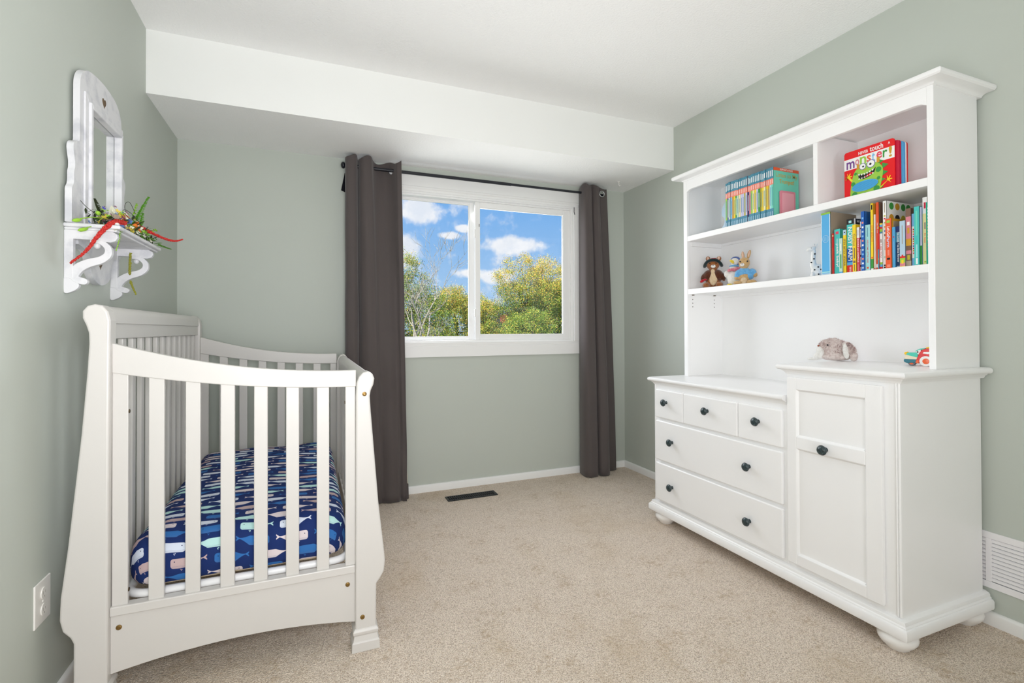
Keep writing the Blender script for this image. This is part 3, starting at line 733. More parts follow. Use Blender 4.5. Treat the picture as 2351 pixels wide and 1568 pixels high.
# ------------------------------------------------------------------ mirror with shelf on the crib-side wall
mi = thing('mirror_shelf', 'white painted wall mirror with arched top, scrolled brackets and small shelf', 'mirror', (L, 2.115, 1.19))
cy = 2.115
half = [(0, 1.925), (.06, 1.921), (.115, 1.910), (.150, 1.888), (.168, 1.862), (.173, 1.835), (.173, 1.668), (.178, 1.660), (.195, 1.655), (.212, 1.645), (.217, 1.630), (.213, 1.610), (.206, 1.590), (.206, 1.572), (.212, 1.556), (.212, 1.535), (.216, 1.518), (.226, 1.505), (.227, 1.490), (.227, 1.402)]
half = sm2(half[:6], 5, False) + sm2(half[6:-1], 4, False) + [half[-1]]
ol = [(cy-a-.022*min(1, a/.15), z) for a, z in half[::-1]] + [(cy+a, z) for a, z in half[1:]]
# board with the mirror opening, made of a ring: outer outline to opening
oy0, oy1, oz0, oz1 = 1.983, 2.247, 1.428, 1.792
def board(x0, x1):
    b = MB()
    # lower cross piece, two sides, arched head (each follows the outline)
    left = [(y, z) for y, z in ol if y < oy0 and z <= oz1]; right = [(y, z) for y, z in ol if y > oy1 and z <= oz1]
    b.prism(left + [(cy-.195, oz1), (oy0, oz1), (oy0, 1.402)], 'x', x0, x1)
    b.prism([(oy1, 1.402), (oy1, oz1), (cy+.173, oz1)] + right, 'x', x0, x1)
    b.prism([(oy0, 1.402), (oy0, oz0), (oy1, oz0), (oy1, 1.402)], 'x', x0, x1)
    head = [(y, z) for y, z in ol if z > oz1]
    b.prism([(cy-.195, oz1)] + head + [(cy+.173, oz1)], 'x', x0, x1)
    return b
board(L+.009, L+.026).build('back_board', 'mirror_paint', mi, smooth=30)
# stepped frame round the glass
def frame(name, m0, m1, x0, x1, bev=.002):
    """mitred square ring between two margins round the opening"""
    b = MB()
    b.prism([(oy0-m1, oz0-m1), (oy0-m0, oz0-m0), (oy0-m0, oz1+m0), (oy0-m1, oz1+m1)], 'x', x0, x1)
    b.prism([(oy1+m0, oz0-m0), (oy1+m1, oz0-m1), (oy1+m1, oz1+m1), (oy1+m0, oz1+m0)], 'x', x0, x1)
    b.prism([(oy0-m1, oz0-m1), (oy1+m1, oz0-m1), (oy1+m0, oz0-m0), (oy0-m0, oz0-m0)], 'x', x0, x1)
    b.prism([(oy0-m0, oz1+m0), (oy1+m0, oz1+m0), (oy1+m1, oz1+m1), (oy0-m1, oz1+m1)], 'x', x0, x1)
    return b.build(name, 'mirror_paint', mi, bevel=bev)
frame('outer_moulding', .012, .038, L+.026, L+.032)
frame('inner_moulding', -.003, .014, L+.016, L+.040, .003)
MB().box(L+.010, L+.016, oy0, oy1, oz0, oz1).build('mirror_glass', 'mirror', mi)
def heart(cyy, cz, s): return [(cyy+s*.9*16*math.sin(a)**3/17, cz+s*(13*math.cos(a)-5*math.cos(2*a)-2*math.cos(3*a)-math.cos(4*a))/17) for a in [2*math.pi*k/28 for k in range(28)]]
MB().prism(heart(cy, 1.862, .020), 'x', L+.0255, L+.0268).build('heart_cutout', 'raw_wood', mi)
# shelf with moulded edge
MB().box(L, L+.140, cy-.237, cy+.228, 1.390, 1.402).build('shelf', 'mirror_paint', mi, bevel=.004, seg=3)
MB().box(L, L+.130, cy-.230, cy+.221, 1.382, 1.390).build('shelf_moulding', 'mirror_paint', mi, bevel=.003)
# scrolled brackets (outline in distance from the wall and height)
def bracket(y):
    X = lambda pts: [(L+a, z) for a, z in pts]
    b = MB()
    b.prism(X([(0, 1.382), (.118, 1.382), (.130, 1.375), (.132, 1.364), (.126, 1.353), (.112, 1.348), (.095, 1.350), (.075, 1.354), (.022, 1.354), (.022, 1.235), (0, 1.235)]), 'y', y, y+.020)
    b.prism(X(band([(.062, 1.352), (.088, 1.349), (.106, 1.332), (.106, 1.310), (.088, 1.293), (.060, 1.283), (.036, 1.268), (.020, 1.246)], (.012, .030))), 'y', y+.0005, y+.0195)
    b.prism(X(band([(.018, 1.246), (.030, 1.232), (.047, 1.226)], (.022, .020))), 'y', y+.001, y+.019)
    b.prism(X(sm2([(0, 1.238), (0, 1.192), (.018, 1.194), (.032, 1.204), (.036, 1.216), (.026, 1.226)], 4)), 'y', y+.0015, y+.0185)
    b.ell((L+.078, y+.01, 1.338), (.009, .009, .010), None, 12, 8)
    return b.build('bracket', 'mirror_paint', mi, bevel=.002)
br = bracket(1.886); clone(br, (0, .377, 0), mi)
pend = [(2.115+a, z) for a, z in [(-.190, 1.376), (-.185, 1.345), (-.13, 1.335), (-.098, 1.318), (-.090, 1.292), (-.085, 1.268), (-.065, 1.250), (-.035, 1.238), (0, 1.232), (.035, 1.238), (.065, 1.250), (.085, 1.268), (.090, 1.292), (.098, 1.318), (.13, 1.335), (.185, 1.345), (.190, 1.376)]]
MB().prism(sm2(pend[1:-1], 3, False)+[pend[-1], pend[0]], 'x', L, L+.0205).build('pendant_board', 'mirror_paint', mi)
MB().prism(heart(2.105, 1.305, .021), 'x', L+.0200, L+.0212).build('heart_cutout', 'raw_wood', mi)

# ------------------------------------------------------------------ dried and silk flowers on the shelf
mat('amaranth', (206, 62, 56), .8, .2, var=(300, (168, 40, 40), .45, .6)); mat('leaf_dark', (58, 68, 42), .7, .3); mat('leaf_mid', (92, 142, 50), .6, .3)
mat('leaf_lime', (152, 200, 62), .5, .4); mat('petal_cream', (226, 226, 206), .6, .3); mat('petal_yellow', (226, 204, 84), .6, .3); mat('petal_blue', (92, 122, 176), .6, .3)
mat('petal_violet', (78, 78, 168), .6, .3); mat('carrot', (224, 122, 44), .6, .3); mat('petal_orange', (196, 108, 46), .6, .3); mat('petal_mauve', (150, 86, 118), .7, .2); mat('egg', (232, 230, 226), .5, .4)
mat('fern_green', (104, 168, 52), .6, .3); mat('olive', (140, 140, 56), .8, .2); mat('stem_dark', (52, 56, 40), .8, .2)
fl = thing('flower_arrangement', 'trailing silk flower spray with red tassels on the mirror shelf', 'flowers', (-.60, 2.08, 1.402))
rn = random.Random(11)
def tassel(name, pts, r0, r1, m, per=3, n=26):
    c = catmull(pts, n); b = MB(); b.tube(c, [max(.0008, (r0*(1-i/(len(c)-1))+r1*i/(len(c)-1))*.6) for i in range(len(c))], 6)
    for i, p in enumerate(c):
        k = i/(len(c)-1); rr = r0*(1-k)+r1*k
        for _ in range(per):
            d = Vector((rn.gauss(0, 1), rn.gauss(0, 1), rn.gauss(0, 1))).normalized()
            b.ell(Vector(p)+d*rr*.62, rr*rn.uniform(.36, .56), None, 6, 4)
    return b.build(name, m, fl, smooth=60)
tassel('red_tassel', [(-.555, 1.965, 1.424), (-.560, 1.905, 1.416), (-.572, 1.862, 1.388), (-.585, 1.842, 1.357), (-.612, 1.836, 1.310), (-.648, 1.842, 1.276)], .0098, .0036, 'amaranth', 5)
tassel('red_tassel', [(-.565, 2.10, 1.440), (-.560, 2.17, 1.448), (-.535, 2.20, 1.436), (-.505, 2.25, 1.425), (-.480, 2.28, 1.424), (-.462, 2.31, 1.436)], .0078, .0028, 'amaranth', 5)
tassel('olive_tassel', [(-.575, 2.105, 1.345), (-.578, 2.11, 1.30), (-.579, 2.112, 1.275)], .0045, .0045, 'olive', 4, 18)
tassel('olive_tassel', [(-.578, 2.118, 1.248), (-.574, 2.13, 1.225), (-.568, 2.14, 1.205)], .0045, .003, 'olive', 4, 14)
def leaf(b, base, d, ln, wd, curl=.2, m=0):
    base, d = Vector(base), Vector(d).normalized(); sd = d.cross(Vector((rn.uniform(-.4, .4), rn.uniform(-.4, .4), 1))).normalized(); up = sd.cross(d)
    row = []
    for t, ww in ((0, .08), (.3, .8), (.6, 1), (.85, .6), (1, .03)):
        c = base + d*ln*t - up*(ln*curl*t*t)
        row += [c - sd*wd*ww/2, c + up*wd*.12*ww, c + sd*wd*ww/2]
    b.add(row, [f for i in range(4) for f in ((i*3, i*3+1, i*3+4, i*3+3), (i*3+1, i*3+2, i*3+5, i*3+4))], m)
def flower(b, c, n, size, m=0, petals=5, mc=None):
    c, n = Vector(c), Vector(n).normalized(); a = n.orthogonal().normalized(); q = n.cross(a)
    for k in range(petals):
        an = 2*math.pi*k/petals + rn.random()*.4; d = a*math.cos(an)+q*math.sin(an)
        sd = n.cross(d); tip = c + d*size + n*size*.25; mid = c + d*size*.6
        b.add([c, mid - sd*size*.38 + n*size*.12, tip - sd*size*.12, tip + sd*size*.12, mid + sd*size*.38 + n*size*.12], [(0, 1, 2, 3, 4)], m)
    b.ell(c+n*size*.1, size*.22, None, 7, 5, mc if mc is not None else m)
def on_shelf(y=None, z=None): return Vector((rn.uniform(-.665, -.548), y if y is not None else rn.uniform(1.93, 2.30), z if z is not None else rn.uniform(1.405, 1.45)))
outd = lambda: Vector((rn.uniform(.1, 1), rn.uniform(-.8, .5), rn.uniform(.1, 1)))
# mound of dark foliage everything grows from
b = MB()
for i in range(110):
    p = on_shelf(z=1.404); p.z += rn.uniform(0, .03); leaf(b, p, (rn.uniform(-.2, .8), rn.uniform(-1, 1), rn.uniform(.0, .8)), rn.uniform(.018, .042), rn.uniform(.006, .012))
o = b.build('dark_foliage', 'leaf_dark', fl); stuff(o)
b = MB()
for i in range(70):
    p = on_shelf(rn.uniform(1.95, 2.33), 1.41); p.z += rn.uniform(0, .03); leaf(b, p, (rn.uniform(-.1, .9), rn.uniform(-.5, 1), rn.uniform(-.2, .7)), rn.uniform(.02, .04), rn.uniform(.005, .010))
stuff(b.build('green_foliage', 'leaf_mid', fl))
def blooms(name, mname, n, ys, zs, size, petals=5, mc=None):
    for i in range(n):
        b = MB(); p = Vector((rn.uniform(-.60, -.545), rn.uniform(*ys), rn.uniform(*zs)))
        flower(b, p, outd(), rn.uniform(*size), 0, petals, 1 if mc else None)
        b.tube([p, p - Vector((.02, 0, .03)) if p.z > 1.44 else p - Vector((.015, 0, .012))], .0008, 5, m=1 if mc else 0)
        b.build(name, [mname, mc] if mc else mname, fl)
blooms('yellow_flower', 'petal_yellow', 6, (1.92, 1.98), (1.425, 1.455), (.008, .013)); blooms('yellow_flower', 'petal_yellow', 8, (2.02, 2.14), (1.405, 1.455), (.009, .014))
blooms('blue_flower', 'petal_blue', 7, (1.88, 1.97), (1.398, 1.412), (.007, .011)); blooms('blue_flower', 'petal_blue', 5, (2.10, 2.20), (1.39, 1.43), (.006, .010))
blooms('violet_bud', 'petal_violet', 7, (1.95, 2.12), (1.425, 1.475), (.004, .006)); blooms('mauve_flower', 'petal_mauve', 3, (1.88, 1.96), (1.425, 1.455), (.006, .009), 7)
blooms('orange_flower', 'petal_orange', 5, (1.98, 2.05), (1.43, 1.46), (.011, .016), 6); blooms('cream_flower', 'petal_cream', 5, (2.10, 2.28), (1.39, 1.44), (.012, .017), 5, 'leaf_lime')
MB().ell((-.575, 2.035, 1.462), (.013, .016, .013)).build('egg', 'egg', fl, smooth=60); MB().ell((-.556, 1.905, 1.409), (.007, .012, .006)).build('egg', 'egg', fl, smooth=60)
for p0, p1 in (((-.548, 2.050, 1.436), (-.542, 2.098, 1.419)), ((-.565, 2.135, 1.462), (-.56, 2.150, 1.435))):
    MB().tube([p0, Vector(p0).lerp(Vector(p1), .3), p1], [.0060, .0058, .0010], 10).build('carrot', 'carrot', fl, smooth=50)
# lily buds leaning to the near side
for p0, p1, r in (((-.60, 1.93, 1.43), (-.645, 1.845, 1.402), .006), ((-.585, 1.95, 1.415), (-.628, 1.835, 1.372), .006), ((-.60, 1.96, 1.43), (-.60, 1.885, 1.440), .0065)):
    a, c = Vector(p0), Vector(p1); d = (c-a)
    b = MB(); b.tube([a, a+d*.4+Vector((0, 0, .006)), a+d*.75+Vector((0, 0, .004))], .0016, 6); b.tube([a+d*.72, a+d*.82, a+d*.93, c], [.002, r, r*.9, .002], 10)
    b.build('bud', 'leaf_lime', fl, smooth=60)
b = MB(); leaf(b, (-.585, 1.97, 1.435), (.1, -.55, .7), .05, .018, 0); leaf(b, (-.565, 1.94, 1.43), (.2, -1, .15), .075, .020, .1); leaf(b, (-.565, 1.955, 1.405), (.15, -1, -.15), .085, .016, .1); b.build('lily_leaf', 'petal_cream', fl)
b = MB(); leaf(b, (-.575, 1.975, 1.415), (.1, -1, .1), .075, .020, .05); leaf(b, (-.565, 1.985, 1.420), (.2, -1, .05), .07, .022, 0); b.build('lime_leaf', 'leaf_lime', fl)
# upright fern
def fern(name, pts, ln, m, n=18):
    c = catmull(pts, n); b = MB(); b.tube(c, .0011, 5)
    for i, p in enumerate(c[2:]):
        k = i/(len(c)-2)
        for s in (-1, 1): leaf(b, p, (.35, s*.9, .55), ln*(1-k*.75), ln*.38*(1-k*.6), .15)
        leaf(b, p, (.9, rn.uniform(-.3, .3), .6), ln*.8*(1-k*.75), ln*.3, .1)
    return b.build(name, m, fl)
fern('fern', [(-.585, 2.14, 1.42), (-.575, 2.16, 1.47), (-.565, 2.20, 1.53), (-.560, 2.245, 1.575)], .030, 'fern_green', 7)
fern('fern', [(-.585, 2.13, 1.42), (-.58, 2.14, 1.47), (-.575, 2.165, 1.53)], .026, 'leaf_lime', 6)
fern('fern', [(-.60, 1.92, 1.43), (-.605, 1.90, 1.455), (-.61, 1.895, 1.480)], .022, 'leaf_dark', 8)
fern('fern', [(-.54, 2.28, 1.405), (-.52, 2.31, 1.40), (-.505, 2.335, 1.398)], .014, 'leaf_mid', 8); fern('fern', [(-.555, 1.93, 1.40), (-.55, 1.905, 1.36), (-.555, 1.895, 1.325)], .012, 'leaf_lime', 7)
for pts in ([(-.58, 2.04, 1.43), (-.575, 2.03, 1.48), (-.56, 2.07, 1.475), (-.55, 2.10, 1.455)], [(-.58, 2.12, 1.43), (-.585, 2.08, 1.50), (-.58, 2.11, 1.525), (-.57, 2.14, 1.49)], [(-.60, 1.90, 1.43), (-.62, 1.87, 1.45), (-.63, 1.855, 1.465)]):
    MB().tube(catmull(pts, 8), .0008, 5).build('tendril', 'stem_dark', fl)

# small filler blossoms through the whole spray
for nm_, mt_, n_, ys, zs in (('yellow_filler', 'petal_yellow', 46, (1.95, 2.17), (1.412, 1.468)), ('blue_filler', 'petal_blue', 22, (1.90, 2.22), (1.402, 1.445)), ('violet_filler', 'petal_violet', 18, (1.93, 2.25), (1.41, 1.475)), ('cream_filler', 'petal_cream', 34, (1.92, 2.30), (1.40, 1.46)), ('orange_filler', 'petal_orange', 10, (1.97, 2.18), (1.41, 1.46)), ('lime_filler', 'leaf_lime', 50, (1.92, 2.32), (1.400, 1.47)), ('mauve_filler', 'petal_mauve', 6, (1.89, 2.02), (1.43, 1.475))):
    b = MB()
    for i in range(n_): flower(b, (rn.uniform(-.625, -.548), rn.uniform(*ys), rn.uniform(*zs)), outd(), rn.uniform(.005, .0095), 0, 5)
    stuff(b.build(nm_, mt_, fl))
b = MB()
for i in range(90):
    p = on_shelf(rn.uniform(1.93, 2.30), 1.42); p.z += rn.uniform(0, .035); leaf(b, p, (rn.uniform(.0, 1), rn.uniform(-.9, .9), rn.uniform(.1, 1)), rn.uniform(.012, .03), rn.uniform(.004, .008))
stuff(b.build('mixed_foliage', 'leaf_dark', fl))
b = MB()
for i in range(70):
    p = on_shelf(rn.uniform(2.08, 2.32), 1.405); p.z += rn.uniform(0, .04); leaf(b, p, (rn.uniform(.0, 1), rn.uniform(-.4, 1), rn.uniform(-.1, .9)), rn.uniform(.015, .035), rn.uniform(.004, .009))
stuff(b.build('trailing_foliage', 'fern_green', fl))
fern('fern', [(-.58, 2.17, 1.42), (-.57, 2.185, 1.46), (-.565, 2.20, 1.505)], .026, 'fern_green', 7)
# ------------------------------------------------------------------ books
STR = ['Listen to My', 'Trumpet!', 'ELEPHANT & PIGGIE', 'NEVER', 'touch', 'A', 'NOISY FARM', 'MY FIRST', 'TIGER TALES', 'ITSY BITSY SPIDER', 'peek baby!', 'Curious', 'BOOKS and ANIMALS', 'WELCOME LITTLE ONE', 'DOG BREATH', 'I SEE YOU', 'Farm', 'Let\'s Go', 'The Tiny Bear', 'I\'ve Loved You Since Forever', 'Dr. Seuss'] + list('monster!')
prep_text([(s, 'CENTER') for s in STR])
def rrect(x0, x1, z0, z1, r): return arc(x1-r, z0+r, r, -90, 0, 4)+arc(x1-r, z1-r, r, 0, 90, 4)+arc(x0+r, z1-r, r, 90, 180, 4)+arc(x0+r, z0+r, r, 180, 270, 4)
def cm(name, c, rough=.4): 
    if name not in M: mat(name, c, rough, .4)
    return name
mat('pages', (232, 226, 212), .8, .2, var=(400, (206, 198, 182), .45, .6))
mat('spine_print', (235, 238, 240), .4, .4)
for n_, c_ in dict(teal=(74, 140, 164), coral=(238, 138, 118), white=(240, 240, 238), black=(28, 28, 30), navy=(32, 48, 104), red=(214, 42, 40), orange=(232, 92, 50), yellow=(242, 208, 40), gold=(200, 172, 88), mint=(112, 208, 184), pink=(212, 130, 142), paleblue=(176, 202, 220), aqua=(74, 190, 184), ltaqua=(164, 218, 220), sky=(88, 172, 224), blue=(30, 92, 178), dkblue=(24, 58, 98), cream=(238, 228, 166), green=(60, 150, 66), lime=(152, 200, 72), olive_y=(190, 176, 52), lilac=(198, 198, 226), purple=(104, 96, 168), seagreen=(20, 158, 128), rose=(226, 74, 98), brown=(120, 92, 78), ochre=(206, 154, 44), crimson=(200, 26, 62), tan=(168, 152, 132), palegreen=(190, 216, 200), violet=(116, 66, 140), ltblue=(126, 186, 230), hotred=(226, 20, 26)).items(): cm('bk_'+n_, c_)
def book(label, y_hi, y_lo, x0, depth, z0, h, spine, cover, side=None, group=None, texts=(), marks=None, th=None, name='picture_book'):
    """spine: [(from, to, colour)] in fractions of the height; texts: (string, centre, length, height, colour)"""
    t_ = thing(name, label, 'book', (x0+depth/2, (y_hi+y_lo)/2, z0), group)
    w_ = y_hi-y_lo; th = th or min(.0025, w_*.18); g = .0002
    y_hi -= g; y_lo += g
    cols = []
    def ci(c):
        c = 'bk_'+c
        if c not in cols: cols.append(c)
        return cols.index(c)
    b = MB(); ck = ci(cover); sk = ci(side or cover)
    b.box(x0, x0+depth, y_lo, y_lo+th, z0, z0+h, sk); b.box(x0, x0+depth, y_hi-th, y_hi, z0, z0+h, ck)
    for a, c, m_ in spine: b.box(x0-.0006, x0+th, y_lo, y_hi, z0+a*h, z0+c*h, ci(m_))
    b.build('cover', cols, t_, recalc=False)
    MB().box(x0+th, x0+depth-.003, y_lo+th, y_hi-th, z0+.003, z0+h-.003).build('pages', 'pages', t_)
    yc = (y_lo+y_hi)/2
    for st, c, ln, hh, m_ in texts:
        b = MB(); text(b, st, (x0-.0008, yc, z0+c*h), (0, 0, -1), (0, -1, 0), ln*h, hh*w_)
        b.build('lettering', 'bk_'+m_, t_, recalc=False)
    if marks:
        for (c, ln, wd, m_) in marks:                       # small printed blocks
            MB().box(x0-.0009, x0-.0005, yc-wd*w_/2, yc+wd*w_/2, z0+(c-ln/2)*h, z0+(c+ln/2)*h).build('spine_mark', 'bk_'+m_, t_)
    return t_
# --- series of thin readers on the upper shelf
ser = ['lime', 'purple', 'palegreen', 'ltblue', 'ochre', 'yellow', 'green', 'palegreen', 'cream', 'lilac', 'lilac', 'olive_y', 'lilac', 'navy', 'pink', 'lime', 'cream', 'yellow', 'lilac', 'green', 'olive_y', 'yellow', 'cream', 'yellow', 'ochre', 'ltaqua', 'mint']
nm = dict(lime='lime', purple='purple', palegreen='pale green', ltblue='light blue', ochre='ochre', yellow='yellow', green='green', cream='cream', lilac='lilac', olive_y='olive yellow', navy='navy', pink='pink', ltaqua='pale aqua', mint='mint')
ordw = ['first', 'second', 'third', 'fourth', 'fifth', 'sixth', 'seventh', 'eighth', 'ninth', 'tenth', 'eleventh', 'twelfth', 'thirteenth', 'fourteenth', 'fifteenth', 'sixteenth', 'seventeenth', 'eighteenth', 'nineteenth', 'twentieth', 'twenty-first', 'twenty-second', 'twenty-third', 'twenty-fourth', 'twenty-fifth', 'twenty-sixth', 'twenty-seventh']
NS = len(ser); sw = (2.003-1.709)/NS; rs = random.Random(5)
for i, c in enumerate(ser):
    yh = 2.003-i*sw
    lab = f'{nm[c]} banded reader, {ordw[i]} spine from the pale blue bookend' if i < NS-1 else 'mint covered reader facing out at the end of the thin reader row'
    dz = 0 if i % 7 else .003
    bands = [(0, .19, 'teal'), (.19, .66, c), (.66, .78, 'coral'), (.78, 1, 'teal')]
    if i == 13: bands = [(0, .15, 'teal'), (.15, .66, 'navy'), (.66, .78, 'coral'), (.78, 1, 'teal')]
    t_ = book(lab, yh, yh-sw, 2.050+rs.uniform(-.0015, .0015), .170, 1.603, .243-dz, bands, 'red' if i == 12 else 'teal', 'mint' if i == NS-1 else None, 'thin readers with teal spine ends on the upper shelf',
         marks=[(.885, .10+rs.uniform(0, .03), .42, 'white'), (.72, .08, .2, 'white'), (.43, .34+rs.uniform(-.05, .05), .22, 'white' if c in ('navy', 'purple', 'green') else 'teal'), (.09, .09, .3, 'paleblue')], th=.0012)
    if i == NS-1:
        yv = yh-sw
        MB().box(2.050, 2.2195, yv-.0006, yv+.0004, 1.603+.243*.94, 1.603+.2425).build('banner', 'bk_orange', t_)
        b = MB(); text(b, 'ELEPHANT & PIGGIE', (2.135, yv-.0010, 1.603+.243*.97), (1, 0, 0), (0, 0, 1), .085, .0085); b.build('lettering', 'bk_white', t_, recalc=False)
        for st, z, wd, hh in (('Listen to My', .845, .145, .026), ('Trumpet!', .725, .100, .028)):
            b = MB(); text(b, st, (2.138, yv-.0006, 1.603+.243*z), (1, 0, 0), (0, 0, 1), wd, hh); b.build('lettering', 'bk_gold', t_, recalc=False)
# flat acrylic bookends at both ends of the row
mat('acrylic_blue', (186, 208, 226), .25, .5); mat('acrylic_pink', (222, 134, 150), .25, .5); mat('acrylic_pink_light', (232, 160, 172), .3, .5)
be = thing('bookend', 'pale blue rounded bookend at the far end of the thin readers', 'bookend', (2.15, 2.03, 1.603))
MB().prism(sm2([(2.0045, 1.6075), (2.0045, 1.700), (2.006, 1.752), (2.020, 1.764), (2.040, 1.758), (2.056, 1.740), (2.066, 1.715), (2.064, 1.690), (2.050, 1.676), (2.046, 1.655), (2.058, 1.632), (2.080, 1.618), (2.090, 1.6075)], 4), 'x', 2.085, 2.091).build('upright', 'acrylic_blue', be, bevel=.001)
MB().box(2.060, 2.190, 2.0045, 2.100, 1.603, 1.6078).build('base_plate', 'acrylic_blue', be, bevel=.001)
MB().prism(rrect(2.065, 2.185, 1.6075, 1.72, .02), 'y', 2.0042, 2.0080).build('back_plate', 'acrylic_blue', be)
be = thing('bookend', 'pink rounded rectangle bookend in front of the mint reader', 'bookend', (2.14, 1.70, 1.603))
MB().prism(rrect(2.083, 2.185, 1.606, 1.735, .008), 'y', 1.700, 1.705).build('upright', 'acrylic_pink', be)
MB().prism(rrect(2.094, 2.174, 1.616, 1.725, .006), 'y', 1.6992, 1.700).build('face_plate', 'acrylic_pink_light', be)
MB().box(2.083, 2.185, 1.650, 1.7035, 1.603, 1.6062).build('base_plate', 'acrylic_pink', be, bevel=.001)

